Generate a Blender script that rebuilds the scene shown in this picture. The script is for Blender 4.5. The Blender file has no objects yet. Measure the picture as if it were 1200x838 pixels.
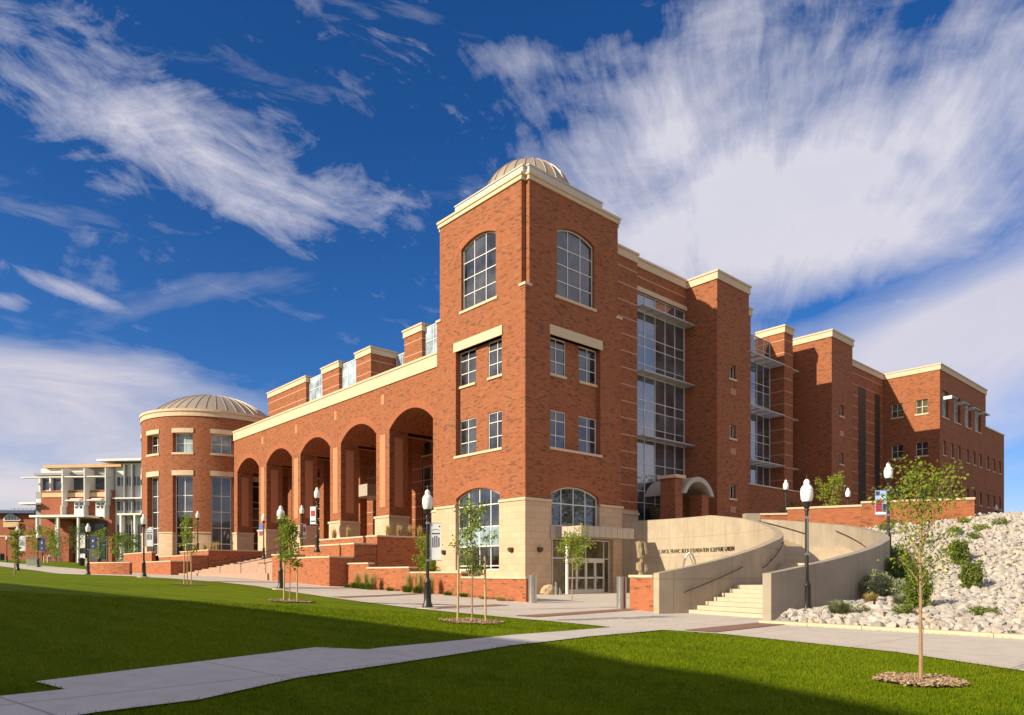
import bpy, bmesh, math, random
import numpy as np
from mathutils import Vector, Matrix
from mathutils.geometry import tessellate_polygon
R = math.radians
scene = bpy.context.scene
# ------------------------------------------------------------------ camera
cam_d = bpy.data.cameras.new("camera"); cam = bpy.data.objects.new("camera", cam_d)
scene.collection.objects.link(cam); scene.camera = cam
cam.location = (0, 0, 1.5); cam.rotation_euler = (R(90), 0, 0)
cam_d.sensor_width = 36; cam_d.lens = 24.99; cam_d.shift_y = 0.2108
cam_d.clip_start = 0.1; cam_d.clip_end = 6000
# ------------------------------------------------------------------ exposure
vs = scene.view_settings
vs.view_transform = 'Standard'; vs.look = 'None'; vs.gamma = 1; vs.use_curve_mapping = False
vs.exposure = 0.42
SUN_STRENGTH = 5.0; SKY_STRENGTH = 0.061
SUN_TO = Vector((-0.8875, -0.5085, 0.48)).normalized()      # towards the sun
# ------------------------------------------------------------------ sun
sd = bpy.data.lights.new("sun", 'SUN'); so = bpy.data.objects.new("sun", sd)
scene.collection.objects.link(so)
sd.energy = SUN_STRENGTH; sd.angle = R(0.55); sd.color = (1.0, 0.89, 0.68)
so.rotation_euler = (-SUN_TO).to_track_quat('-Z', 'Y').to_euler(); so.location = (-60, -30, 60)

# ------------------------------------------------------------------ node helper
class NT:
    def __init__(s, tree): s.t = tree; s.n = tree.nodes; s.l = tree.links
    def node(s, typ, **kw):
        n = s.n.new(typ)
        for k, v in kw.items(): setattr(n, k, v)
        return n
    def put(s, sock, v):
        if isinstance(v, E): s.l.new(v.s, sock)
        elif hasattr(v, 'is_output'): s.l.new(v, sock)
        else: sock.default_value = v
    def m(s, op, a, b=None, c=None, clamp=False):
        n = s.node('ShaderNodeMath', operation=op); n.use_clamp = clamp
        s.put(n.inputs[0], a)
        if b is not None: s.put(n.inputs[1], b)
        if c is not None: s.put(n.inputs[2], c)
        return E(s, n.outputs[0])
    def vec(s, x, y, z=0.0):
        n = s.node('ShaderNodeCombineXYZ')
        for i, v in enumerate((x, y, z)): s.put(n.inputs[i], v)
        return n.outputs[0]
    def sep(s, v):
        n = s.node('ShaderNodeSeparateXYZ'); s.l.new(v, n.inputs[0])
        return [E(s, o) for o in n.outputs]
    def noise(s, v, scale, detail=4, rough=.55, dist=0.0, out=0, dims='3D', w=None):
        n = s.node('ShaderNodeTexNoise', noise_dimensions=dims)
        if v is not None: s.l.new(v, n.inputs['Vector'])
        if w is not None: s.put(n.inputs['W'], w)
        n.inputs['Scale'].default_value = scale; n.inputs['Detail'].default_value = detail
        n.inputs['Roughness'].default_value = rough; n.inputs['Distortion'].default_value = dist
        return E(s, n.outputs[out])
    def mix(s, f, a, b, mode='MIX'):
        n = s.node('ShaderNodeMix', data_type='RGBA', blend_type=mode)
        s.put(n.inputs[0], f)
        for k, v in ((6, a), (7, b)):
            if isinstance(v, (tuple, list)): n.inputs[k].default_value = (*v[:3], 1)
            else: s.put(n.inputs[k], v)
        return n.outputs[2]
    def mapr(s, v, a, b, c=0.0, d=1.0, smooth=False):
        n = s.node('ShaderNodeMapRange'); n.clamp = True
        if smooth: n.interpolation_type = 'SMOOTHSTEP'
        s.put(n.inputs[0], v)
        for i, x in enumerate((a, b, c, d)): n.inputs[i+1].default_value = x
        return E(s, n.outputs[0])
class E:
    def __init__(s, nt, sock): s.nt = nt; s.s = sock
    def __add__(s, o): return s.nt.m('ADD', s, o)
    __radd__ = __add__
    def __sub__(s, o): return s.nt.m('SUBTRACT', s, o)
    def __rsub__(s, o): return s.nt.m('SUBTRACT', o, s)
    def __mul__(s, o): return s.nt.m('MULTIPLY', s, o)
    __rmul__ = __mul__
    def __truediv__(s, o): return s.nt.m('DIVIDE', s, o)
    def clamp(s): return s.nt.m('ADD', s, 0.0, clamp=True)
    def floor(s): return s.nt.m('FLOOR', s)
    def max(s, o): return s.nt.m('MAXIMUM', s, o)
    def pow(s, o): return s.nt.m('POWER', s, o)

# ------------------------------------------------------------------ sky
world = bpy.data.worlds.new("World"); scene.world = world; world.use_nodes = True
w = NT(world.node_tree); w.n.clear()
sky = w.node('ShaderNodeTexSky', sky_type='NISHITA')
sky.sun_disc = False; sky.sun_elevation = math.asin(SUN_TO.z)
sky.sun_rotation = math.atan2(SUN_TO.x, SUN_TO.y)
sky.air_density = 1.0; sky.dust_density = 0.6; sky.ozone_density = 3.0; sky.altitude = 1400
dx, dy, dz = w.sep(w.node('ShaderNodeTexCoord').outputs['Generated'])
phi = w.m('ARCTAN2', dx, dy)
hor = w.m('SQRT', dx*dx + dy*dy)
el = dz / hor.max(0.02)
def pe(px, py):                    # azimuth and rise of a sky direction
    f = math.atan((px-600)/833.); return f, (672-py)/833.*math.cos(f)
def blob(px, py, ra, rb, deg):     # soft elliptical cloud field at one azimuth and height
    a, b = pe(px, py); c, s_ = math.cos(R(deg)), math.sin(R(deg))
    u = phi - a; v = el - b
    p = (u*c + v*s_) / (ra/833.); q = (v*c - u*s_) / (rb/833.)
    return w.m('EXPONENT', (p*p + q*q) * -1.0)
def streak(deg, sx, sy, scale, detail=7, rough=.6, dist=.6, seed=0):
    c, s_ = math.cos(R(deg)), math.sin(R(deg))
    p = (phi*c + el*s_)*sx; q = (el*c - phi*s_)*sy
    return w.noise(w.vec(p, q, float(seed)), scale, detail, rough, dist)
warp = w.noise(w.vec(phi, el, 3.3), 3.0, 4, .6) - 0.5
# the wide fan of cirrus on the right: fibres run out from one point near the roofs
fa, fe = pe(880, 520)
fu = phi - fa; fv = el - fe
frad = w.m('SQRT', fu*fu + fv*fv)
fang = w.m('ARCTAN2', fv, fu) + warp*0.16
fibre = w.noise(w.vec(fang*2.3, frad*1.1, 1.7), 3.4, 9, .66, .12)
soft = w.noise(w.vec(phi*1.3, el*2.2, 8.1), 4.2, 7, .55, .3)
mA = (blob(900, 170, 250, 150, 35)*1.15 + blob(1120, 120, 230, 80, 28)*.95 + blob(720, 110, 170, 60, -38)*.62
      + blob(790, 275, 230, 85, 0)*.95 + blob(1100, 240, 190, 60, 14)*.55 + blob(860, 30, 90, 60, 70)*.35 + blob(1010, 300, 150, 40, 8)*.5)
mA = mA - blob(700, 20, 90, 40, 0)*.35 - blob(1075, 20, 70, 30, 60)*.7
fine = w.noise(w.vec(fang*7.0, frad*2.4, 5.2), 3.0, 8, .7, .2)
gaps = w.noise(w.vec(fang*1.3, frad*2.6, 9.4), 2.6, 8, .6, .5)
dA = w.mapr(mA*.74 + ((fibre - .5)*1.5 + (fine - .5)*.7)*w.mapr(frad, .22, .5, .1, 1) + (soft - .5)*1.5 + (gaps - .5)*1.7 - .24, 0.0, 1.25, 0, .95, False)
# left band of wisps running down to the right
sB = streak(-20, 1.0, 2.6, 3.6, 10, .68, .7, 4)
sB2 = streak(-38, 1.0, 2.2, 7.5, 6, .65, .8, 9)
mB = (blob(70, 70, 170, 60, -12)*.62 + blob(215, 160, 150, 62, -24)*.95 + blob(290, 225, 130, 50, -24)*.72
      + blob(450, 245, 170, 32, 0)*.62 + blob(60, 150, 120, 60, -20)*.45 + blob(200, 275, 90, 25, -28)*.4 + blob(330, 120, 110, 30, -38)*.35)
sB3 = w.noise(w.vec(phi*1.0, el*1.5, 14.0), 6.5, 9, .66, 1.6)
dB = w.mapr(mB*.66 + (sB - .5)*1.7 + (sB2 - .5)*.8 + (sB3 - .5)*2.2 - .42, 0.0, 1.25, 0, .92, False)
# the small bright streak and the bank low on the left
sC = streak(-4, 1.0, 4.5, 3.0, 8, .6, .5, 12)
mC = blob(60, 470, 170, 45, -8)*.9 + blob(40, 560, 260, 60, 0)*1.1 + blob(150, 420, 120, 26, -10)*.4 + blob(250, 470, 120, 40, 0)*.3
dC = w.mapr(mC*.95 + (sC - .5)*2.0 - .20, 0.0, 1.0, 0, .92, False)
mD = blob(92, 342, 55, 11, -14) + blob(8, 352, 26, 12, 12)*.7 + blob(165, 385, 38, 7, -8)*.45
dD = w.mapr(mD*1.15 + (streak(-16, 1, 3.2, 9, 6, .6, .6, 6) - .5)*2.0 - .45, 0.0, 1.0, 0, .8, False)
# the milky veil low on the right, with the blue gap above it
sE = streak(12, 1.0, 3.0, 2.6, 7, .58, .6, 21)
mE = blob(1130, 470, 260, 95, 8)*1.0 + blob(1230, 330, 170, 70, 20)*.75 + blob(960, 300, 150, 35, 12)*.5 + blob(1080, 390, 200, 50, 0)*.5 - blob(945, 345, 60, 20, 14)*.6
dE = w.mapr(mE*.85 + (sE - .5)*1.5 + (soft - .5)*.6 - .18, 0.0, 1.1, 0, .85, False)
# everything behind the camera: loose high cloud, seen only in the glass
behind = w.mapr(dy, .15, -.25, 0, 1)
side = w.mapr(w.m('ABSOLUTE', phi), .78, 1.0, 0, 1)
sF = w.noise(w.vec(phi*1.2, el*2.4, 30.0), 2.3, 7, .6, .5)
dF = w.mapr(sF, .34, .58, .30, .85, True) * side.max(behind)
low = w.mapr(el, .14, 0.0, 0, .55)
def over(a, b): return 1.0 - (1.0 - a)*(1.0 - b)
dens = over(over(over(dA, dB), over(dC, dD)), over(dE, over(dF, low)))
hs = w.node('ShaderNodeHueSaturation'); w.l.new(sky.outputs[0], hs.inputs['Color'])
hs.inputs['Saturation'].default_value = 1.28; hs.inputs['Value'].default_value = 1.34
tint = w.mix(1.0, hs.outputs[0], (.78, .88, 1.12), 'MULTIPLY')
cl = w.mix(w.mapr(el, 0.0, .5), (11.2, 9.7, 9.1), (10.0, 9.7, 10.5))
cl = w.mix(w.mapr(soft, .3, .7, .0, .30), cl, (7.2, 7.3, 8.8))
col = w.mix(dens*.93, tint, cl)
bg = w.node('ShaderNodeBackground'); w.l.new(col, bg.inputs['Color'])
bg.inputs['Strength'].default_value = SKY_STRENGTH
w.l.new(bg.outputs[0], w.node('ShaderNodeOutputWorld').inputs['Surface'])
# ------------------------------------------------------------------ object helpers
BX, BY, BR = 0.82, 44.0, math.atan2(.669, .743)      # near corner of the building and its turn
cA, sA = math.cos(BR), math.sin(BR)
def W(a, b): return (BX + a*cA - b*sA, BY + a*sA + b*cA)
def sp(t, w_=4): return (t + math.sqrt(t*t + w_))/2
def ground(x, y=0):
    t = -x
    return .052*sp(t) - .040*sp(t-23) + .034*sp(t-42, 16)
def tag(o, label=None, cat=None, group=None, kind=None):
    if label: o['label'] = label
    if cat: o['category'] = cat
    if group: o['group'] = group
    if kind: o['kind'] = kind
    return o
def empty(name, loc=(0, 0, 0), rz=0, label=None, cat=None, group=None):
    o = bpy.data.objects.new(name, None); scene.collection.objects.link(o)
    o.location = loc; o.rotation_euler = (0, 0, rz); o.empty_display_size = .2
    return tag(o, label, cat, group)
def link_mesh(name, me, mat, parent=None, smooth=False):
    o = bpy.data.objects.new(name, me); scene.collection.objects.link(o)
    if mat: me.materials.append(mat)
    if parent: o.parent = parent
    if smooth:
        me.polygons.foreach_set('use_smooth', [True]*len(me.polygons))
    return o
class MB:
    """collects shapes and links them as one mesh"""
    def __init__(s, mp=None): s.v = []; s.f = []; s.mp = mp
    def add(s, vs_, fs):
        n = len(s.v)
        if s.mp: vs_ = [s.mp(*p) for p in vs_]
        s.v += [tuple(p) for p in vs_]; s.f += [tuple(i+n for i in f) for f in fs]
    def box(s, x0, x1, y0, y1, z0, z1):
        s.add([(x0,y0,z0),(x1,y0,z0),(x1,y1,z0),(x0,y1,z0),(x0,y0,z1),(x1,y0,z1),(x1,y1,z1),(x0,y1,z1)],
              [(0,3,2,1),(4,5,6,7),(0,1,5,4),(1,2,6,5),(2,3,7,6),(3,0,4,7)])
    def prism(s, poly, z0, z1, zf0=None, zf1=None):      # poly in xy, zf: height functions
        n = len(poly); a = [(x, y, zf0(x, y) if zf0 else z0) for x, y in poly]; b = [(x, y, zf1(x, y) if zf1 else z1) for x, y in poly]
        s.add(a+b, [tuple(range(n-1,-1,-1)), tuple(range(n, 2*n))] + [(i, (i+1) % n, n+(i+1) % n, n+i) for i in range(n)])
    def bar(s, p, q, r=.03, n=6, r2=None):
        p = Vector(p); q = Vector(q); d = (q-p)
        if d.length < 1e-6: return
        d.normalize(); u = d.cross(Vector((0,0,1)) if abs(d.z) < .95 else Vector((1,0,0))).normalized(); v = d.cross(u)
        r2 = r if r2 is None else r2; vv = []
        for c, rr in ((p, r), (q, r2)):
            for i in range(n):
                t = 2*math.pi*i/n; vv.append(c + (u*math.cos(t) + v*math.sin(t))*rr)
        s.add(vv, [(i, (i+1) % n, n+(i+1) % n, n+i) for i in range(n)] + [tuple(range(n-1,-1,-1)), tuple(range(n, 2*n))])
    def tube(s, pts, rad, n=6):
        for i in range(len(pts)-1):
            r0 = rad[i] if isinstance(rad, (list, tuple)) else rad; r1 = rad[i+1] if isinstance(rad, (list, tuple)) else rad
            s.bar(pts[i], pts[i+1], r0, n, r1)
    def lathe(s, prof, cx=0, cy=0, n=16, a0=0, a1=2*math.pi):
        m = len(prof); full = abs(a1-a0-2*math.pi) < 1e-4; k = n if full else n+1; vv = []
        for i in range(k):
            t = a0 + (a1-a0)*i/n
            vv += [(cx+r*math.cos(t), cy+r*math.sin(t), z) for r, z in prof]
        ff = []
        for i in range(n):
            j = (i+1) % k
            for q in range(m-1):
                ff.append((i*m+q, j*m+q, j*m+q+1, i*m+q+1))
        s.add(vv, ff)
    def arc(s, cx, cy, r0, r1, t0, t1, z0, z1, n=12):     # block of a ring; z may be functions of the angle
        vv = []; 
        for i in range(n+1):
            t = t0 + (t1-t0)*i/n
            za = z0(t) if callable(z0) else z0; zb = z1(t) if callable(z1) else z1
            for r in (r0, r1):
                for z in (za, zb): vv.append((cx+r*math.cos(t), cy+r*math.sin(t), z))
        ff = []
        for i in range(n):
            a = i*4; b = a+4
            ff += [(a, b, b+1, a+1), (a+2, a+3, b+3, b+2), (a+1, b+1, b+3, a+3), (a, a+2, b+2, b)]
        ff += [(0, 1, 3, 2), (n*4, n*4+2, n*4+3, n*4+1)]
        s.add(vv, ff)
    def slab(s, outer, holes, d0, d1):                    # polygon in (u, z) given a thickness d0..d1, as (u, d, z)
        loops = [outer] + holes
        tris = tessellate_polygon([[Vector((u, z, 0)) for u, z in lp] for lp in loops])
        flat = [p for lp in loops for p in lp]; n = len(flat)
        vv = [(u, d0, z) for u, z in flat] + [(u, d1, z) for u, z in flat]
        ff = [t for t in tris] + [tuple(i+n for i in reversed(t)) for t in tris]
        k = 0
        for lp in loops:
            m = len(lp)
            for i in range(m):
                j = (i+1) % m; ff.append((k+i, k+j, n+k+j, n+k+i))
            k += m
        s.add(vv, ff)
    def build(s, name, mat, parent=None, smooth=False, bevel=0):
        me = bpy.data.meshes.new(name); me.from_pydata(s.v, [], s.f)
        bm = bmesh.new(); bm.from_mesh(me); bmesh.ops.recalc_face_normals(bm, faces=bm.faces)
        if bevel: bmesh.ops.bevel(bm, geom=bm.edges[:], offset=bevel, segments=1, affect='EDGES', clamp_overlap=True)
        bm.to_mesh(me); bm.free()
        o = link_mesh(name, me, mat, parent)
        if smooth: 
            me.polygons.foreach_set('use_smooth', [True]*len(me.polygons)); me.set_sharp_from_angle(angle=R(38))
        return o
def Lm(plane): return lambda u, d, z: (plane+d, u, z)      # faces whose plane is a = const
def Rm(plane): return lambda u, d, z: (u, plane+d, z)      # faces whose plane is b = const
def arch_pts(u0, u1, zs, rise, n=14):                     # left spring to right spring over the crown
    h = (u1-u0)/2; c = (u0+u1)/2
    if rise >= h*.999: r = h; zc = zs
    else: r = (h*h + rise*rise)/(2*rise); zc = zs + rise - r
    t = math.asin(min(1, h/r))
    return [(c + r*math.sin(-t + 2*t*i/n), zc + r*math.cos(-t + 2*t*i/n)) for i in range(n+1)]
def hole(u0, u1, z0, z1, rise=0):
    if not rise: return [(u0,z0),(u1,z0),(u1,z1),(u0,z1)]
    return [(u0,z0),(u1,z0)] + list(reversed(arch_pts(u0, u1, z1, rise)))
# ------------------------------------------------------------------ materials
def new_mat(name):
    m = bpy.data.materials.new(name); m.use_nodes = True; t = NT(m.node_tree); t.n.clear()
    b = t.node('ShaderNodeBsdfPrincipled'); o = t.node('ShaderNodeOutputMaterial'); t.l.new(b.outputs[0], o.inputs['Surface'])
    return m, t, b
def bump(t, b, h, strength=.3, dist=.02):
    n = t.node('ShaderNodeBump'); n.inputs['Strength'].default_value = strength; n.inputs['Distance'].default_value = dist
    t.put(n.inputs['Height'], h); t.l.new(n.outputs[0], b.inputs['Normal'])
def plain(name, col, rough=.6, metal=0.0, var=.12, scale=2.0, spec=.5, bmp=0):
    m, t, b = new_mat(name)
    p = t.node('ShaderNodeNewGeometry').outputs['Position']
    n = t.noise(p, scale, 5, .6); n2 = t.noise(p, scale*9, 3, .6)
    k = t.mapr(n*.7 + n2*.3, .3, .7, 1-var, 1+var)
    c = t.node('ShaderNodeVectorMath', operation='SCALE'); c.inputs[0].default_value = col[:3]; t.put(c.inputs['Scale'], k)
    t.l.new(c.outputs[0], b.inputs['Base Color'])
    b.inputs['Roughness'].default_value = rough; b.inputs['Metallic'].default_value = metal
    b.inputs['Specular IOR Level'].default_value = spec
    if bmp: bump(t, b, n2, bmp, .02)
    return m
def wall_uv(t, mode='flat', cx=0, cy=0, rad=1):
    """running length u along the wall and height z, in the building's own axes"""
    g = t.node('ShaderNodeNewGeometry')
    x, y, z = t.sep(g.outputs['Position'])
    if mode == 'round':
        u = t.m('ARCTAN2', y-cy, x-cx)*rad
        return u, z, g.outputs['Position']
    nx, ny, nz = t.sep(g.outputs['True Normal'])
    a = (x-BX)*cA + (y-BY)*sA; b = (y-BY)*cA - (x-BX)*sA
    na = t.m('ABSOLUTE', nx*cA + ny*sA); nb = t.m('ABSOLUTE', ny*cA - nx*sA)
    s = t.m('GREATER_THAN', na, nb)
    u = b*s + a*(1.0 - s)
    zz = z + t.m('GREATER_THAN', t.m('ABSOLUTE', nz), .8)*a
    return u, zz, g.outputs['Position']
def brick_mat(name, c1, c2, dark=.06, mode='flat', speck=.10, mort=(.42, .25, .15), cx=0, cy=0, rad=1, bl=.29, bh=.092):
    m, t, b = new_mat(name)
    u, z, pos = wall_uv(t, mode, cx, cy, rad)
    row = (z/bh).floor(); sh = row*.5
    cu = u/bl + sh; cell = cu.floor()
    wn = t.node('ShaderNodeTexWhiteNoise', noise_dimensions='2D'); t.l.new(t.vec(cell, row), wn.inputs['Vector'])
    rnd = E(t, wn.outputs['Value'])
    # single dark headers and short dark runs scattered over the wall
    row2 = (z/.086).floor(); cell2 = (u/.31 + row2*.37).floor()
    wn2 = t.node('ShaderNodeTexWhiteNoise', noise_dimensions='2D'); t.l.new(t.vec(cell2, row2), wn2.inputs['Vector'])
    thr = t.mapr(t.noise(pos, .35, 3, .6), .35, .65, speck*.45, speck*1.5)
    dk = t.m('LESS_THAN', E(t, wn2.outputs['Value']), thr)
    fu = cu - cu.floor(); fz = z/bh - row
    mo = t.m('MAXIMUM', t.m('LESS_THAN', fu, .035), t.m('LESS_THAN', fz, .11))
    big = t.noise(pos, .28, 4, .6); mid = t.noise(pos, 2.4, 3, .6)
    base = t.mix((rnd*.8 + (mid - .5)*.6).clamp(), c1, c2)
    base = t.mix(t.mapr(big, .35, .7, 0, .22), base, tuple(x*.72 for x in c1))
    base = t.mix(dk*.78, base, (c1[0]*.34, c1[1]*.45, c1[2]*.6))
    streak_ = t.noise(t.vec(u*1.3, z*.12, 0.0), 1.0, 4, .6)
    base = t.mix(t.mapr(streak_, .55, .8, 0, .16), base, (.30, .24, .19))
    base = t.mix(mo*.42, base, mort)
    t.l.new(base, b.inputs['Base Color']); b.inputs['Roughness'].default_value = .86
    b.inputs['Specular IOR Level'].default_value = .25
    bump(t, b, (1.0 - mo)*.7 + rnd*.3 + mid*.2, .35, .008)
    return m
def stone_mat(name, col, mode='flat', bl=.82, bh=.41, joint=.035, cx=0, cy=0, rad=1, jd=.45):
    m, t, b = new_mat(name)
    u, z, pos = wall_uv(t, mode, cx, cy, rad)
    row = (z/bh).floor(); cu = u/bl + row*.5; cell = cu.floor()
    wn = t.node('ShaderNodeTexWhiteNoise', noise_dimensions='2D'); t.l.new(t.vec(cell, row), wn.inputs['Vector'])
    rnd = E(t, wn.outputs['Value'])
    fu = cu - cu.floor(); fz = z/bh - row
    mo = t.m('MAXIMUM', t.m('LESS_THAN', fu, joint*bh/bl*1.0), t.m('LESS_THAN', fz, joint))
    n = t.noise(pos, 6, 6, .65)
    base = t.mix(rnd, tuple(x*.90 for x in col), tuple(x*1.06 for x in col))
    base = t.mix(t.mapr(n, .35, .7, 0, .25), base, tuple(x*.8 for x in col))
    base = t.mix(mo*jd, base, tuple(x*.35 for x in col))
    t.l.new(base, b.inputs['Base Color']); b.inputs['Roughness'].default_value = .85; b.inputs['Specular IOR Level'].default_value = .3
    bump(t, b, (1.0-mo)*.6 + n*.5, .3, .012)
    return m
def concrete_mat(name, col, cx=0, cy=0, rad=16, panel=2.6, hz=None):
    m, t, b = new_mat(name)
    g = t.node('ShaderNodeNewGeometry').outputs['Position']; x, y, z = t.sep(g)
    u = t.m('ARCTAN2', y-cy, x-cx)*rad
    n = t.noise(g, .8, 6, .62); st = t.noise(t.vec(u*2.2, z*.25, 0.0), 1.4, 5, .65); fine = t.noise(g, 14, 4, .7)
    base = t.mix(t.mapr(n, .35, .68), tuple(q*.86 for q in col), tuple(q*1.08 for q in col))
    base = t.mix(t.mapr(st, .48, .74, 0, .55), base, tuple(q*.62 for q in col))
    base = t.mix(t.mapr(fine, .35, .75, 0, .22), base, tuple(q*.75 for q in col))
    cu = u/panel; fu = cu - cu.floor(); j = t.m('LESS_THAN', fu, .012)
    if hz:
        cz = z/hz; fz = cz - cz.floor(); j = j.max(t.m('LESS_THAN', fz, .022))
    fx_ = u/1.3; fx_ = fx_ - fx_.floor() - .5; fz_ = z/.85; fz_ = fz_ - fz_.floor() - .5
    hole_ = t.m('LESS_THAN', t.m('SQRT', fx_*fx_*1.69 + fz_*fz_*.7225), .022)
    j = j.max(hole_)
    base = t.mix(j*.45, base, tuple(q*.4 for q in col))
    t.l.new(base, b.inputs['Base Color']); b.inputs['Roughness'].default_value = .8; b.inputs['Specular IOR Level'].default_value = .3
    bump(t, b, fine*.4 - j*.8, .25, .01)
    return m
BR1, BR2 = (.345, .120, .047), (.245, .070, .032)
RCX, RCY = W(1.85, 59.02)
M = {}
M['brick'] = brick_mat('brick', BR1, BR2)
M['brick_round'] = brick_mat('brick_round', BR1, BR2, mode='round', cx=RCX, cy=RCY, rad=8.13)
M['brick_garden'] = brick_mat('brick_garden', (.40, .135, .055), (.29, .083, .038), speck=.08)
M['panel'] = plain('panel_brick', (.52, .21, .10), .85, var=.08, scale=3)
M['stone'] = stone_mat('stone_block', (.60, .42, .27), jd=.6)
M['stone_round'] = stone_mat('stone_block_round', (.60, .42, .27), mode='round', cx=RCX, cy=RCY, rad=8.2)
M['precast'] = plain('precast', (.62, .475, .32), .8, var=.07, scale=3, spec=.3, bmp=.1)
M['parapet'] = plain('parapet_panel', (.55, .50, .44), .7, var=.05, scale=2)
M['bandstone'] = plain('band_stone', (.50, .26, .16), .8, var=.08)
CX, CY = -.5, 38.9
M['concrete'] = concrete_mat('concrete_wall', (.37, .31, .235), CX, CY, 16)
M['concrete_in'] = concrete_mat('concrete_text_wall', (.43, .35, .25), CX, CY, 14, 3.1, 1.28)
M['step'] = plain('step_stone', (.52, .42, .30), .85, var=.12, scale=3)
M['stair_pink'] = plain('stair_paver', (.40, .25, .18), .85, var=.12, scale=2)
M['frame'] = plain('window_frame', (.74, .72, .66), .45, var=.03)
M['frame_far'] = plain('white_metal', (.80, .78, .74), .5, var=.04)
M['dark'] = plain('dark_metal', (.022, .018, .014), .42, var=.2, spec=.5)
M['bronze'] = plain('bronze_fixture', (.05, .035, .025), .45)
M['louvre'] = plain('louvre', (.06, .045, .035), .6)
M['roof'] = plain('roof_membrane', (.35, .33, .30), .9)
M['metal_panel'] = plain('metal_panel', (.44, .375, .30), .5, var=.04, metal=.1)
M['dome'] = plain('dome_metal', (.36, .29, .22), .5, metal=.15, var=.08, scale=.6)
M['dome_rib'] = plain('dome_rib_metal', (.46, .38, .29), .45, metal=.2, var=.05)
M['steel'] = plain('brushed_steel', (.55, .54, .52), .28, metal=.95, var=.08, scale=3)
M['shade'] = plain('sunshade_metal', (.46, .44, .40), .45, metal=.2, var=.05)
M['white'] = plain('white_paint', (.78, .76, .72), .5, var=.04)
M['wood'] = plain('stake_wood', (.50, .34, .17), .8, var=.2, scale=8)
M['soil'] = plain('soil', (.16, .10, .06), .95, var=.3, scale=5, bmp=.5)
def glass_mat(name, col, ior=2.1, rough=.02, wav=.0025, var=.5):
    m, t, b = new_mat(name)
    p = t.node('ShaderNodeNewGeometry').outputs['Position']
    n = t.noise(p, .9, 3, .5); big = t.noise(p, .55, 3, .6)
    t.l.new(t.mix(t.mapr(big, .35, .65), tuple(q*(1-var) for q in col), tuple(q*(1+var) for q in col)), b.inputs['Base Color'])
    b.inputs['Roughness'].default_value = rough; b.inputs['IOR'].default_value = ior
    bump(t, b, n, 1.0, wav)
    return m
M['glass'] = glass_mat('window_glass', (.040, .041, .044), 2.0, var=.9)
M['glass_cw'] = glass_mat('curtain_wall_glass', (.06, .075, .095), 3.0, wav=.004)
M['glass_spandrel'] = glass_mat('spandrel_glass', (.26, .34, .36), 1.5, rough=.15)
M['glass_pale'] = glass_mat('pale_glass', (.36, .44, .50), 1.7, rough=.08)
M['glass_door'] = glass_mat('door_glass', (.10, .085, .045), 1.7, wav=.003, var=.7)
M['glass_grey'] = glass_mat('grey_glass', (.10, .10, .105), 1.9, rough=.04)
M['glass_blue'] = glass_mat('blue_glass', (.03, .055, .09), 2.0)
# ------------------------------------------------------------------ window builder
def window(par, mp, u0, u1, z0, z1, cols, rows, d=.3, rise=0, fr=.05, fd=.09, glass='glass', us=None, name='window', fmat='frame', panes=None):
    """frame with glazing bars, glass as its child; d = how far back it stands"""
    f = MB(mp)
    def top(u): 
        if not rise: return z1
        h = (u1-u0)/2; c = (u0+u1)/2; r = (h*h+rise*rise)/(2*rise); return z1 + rise - r + math.sqrt(max(0, r*r-(u-c)**2))
    f.box(u0, u0+fr, d, d+fd, z0, z1); f.box(u1-fr, u1, d, d+fd, z0, z1); f.box(u0+fr, u1-fr, d, d+fd, z0, z0+fr)
    if rise:
        pts = arch_pts(u0, u1, z1, rise, 14); c = (u0+u1)/2
        for p, q in zip(pts, pts[1:]):
            f.slab([p, q, (q[0]+(c-q[0])*.03, q[1]-fr*1.2), (p[0]+(c-p[0])*.03, p[1]-fr*1.2)], [], d, d+fd)
    else: f.box(u0+fr, u1-fr, d, d+fd, z1-fr, z1)
    us = us or [u0+(u1-u0)*i/cols for i in range(1, cols)]
    zs = [z0+(z1-z0)*i/rows for i in range(1, rows)] if isinstance(rows, int) else rows
    hb = fr*.42
    for u in us: f.box(u-hb, u+hb, d+.005, d+fd-.01, z0+fr, top(u)-fr)
    for z in zs:
        if z > z1 and rise:
            h = (u1-u0)/2; c = (u0+u1)/2; r = (h*h+rise*rise)/(2*rise); k = z-(z1+rise-r); hw = math.sqrt(max(.01, r*r-k*k))-fr
            f.box(c-hw, c+hw, d+.01, d+fd-.015, z-hb, z+hb)
        else: f.box(u0+fr, u1-fr, d+.01, d+fd-.015, z-hb, z+hb)
    wo = f.build(name, M[fmat], par)
    g = MB(mp)
    poly = hole(u0+.01, u1-.01, z0+.01, z1-(0 if rise else .01), rise*.99 if rise else 0)
    g.slab(poly, [], d+fd*.55, d+fd*.55+.02); g.build('pane', M[glass], wo)
    if panes:
        for (pu0, pu1, pz0, pz1, gm) in panes:
            q = MB(mp); q.box(pu0, pu1, d+fd*.4, d+fd*.5, pz0, pz1); q.build('pane', M[gm], wo)
    return wo
def sill(par, mp, u0, u1, z, h=.16, out=.08, name='sill', mat='precast'):
    s = MB(mp); s.box(u0, u1, -out, .28, z-h, z); s.build(name, M[mat], par)
def cornice(par, mp, u0, u1, z0, z1, out=.10, depth=.4, lip=.14, e0=True, e1=True):
    s = MB(mp); a0 = u0-(out if e0 else 0); a1 = u1+(out if e1 else 0)
    s.box(a0, a1, -out, depth, z0, z1-lip); 
    a0 = u0-(out+.07 if e0 else 0); a1 = u1+(out+.07 if e1 else 0)
    s.box(a0, a1, -out-.07, depth+.02, z1-lip, z1); return s.build('cornice', M['precast'], par)
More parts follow.
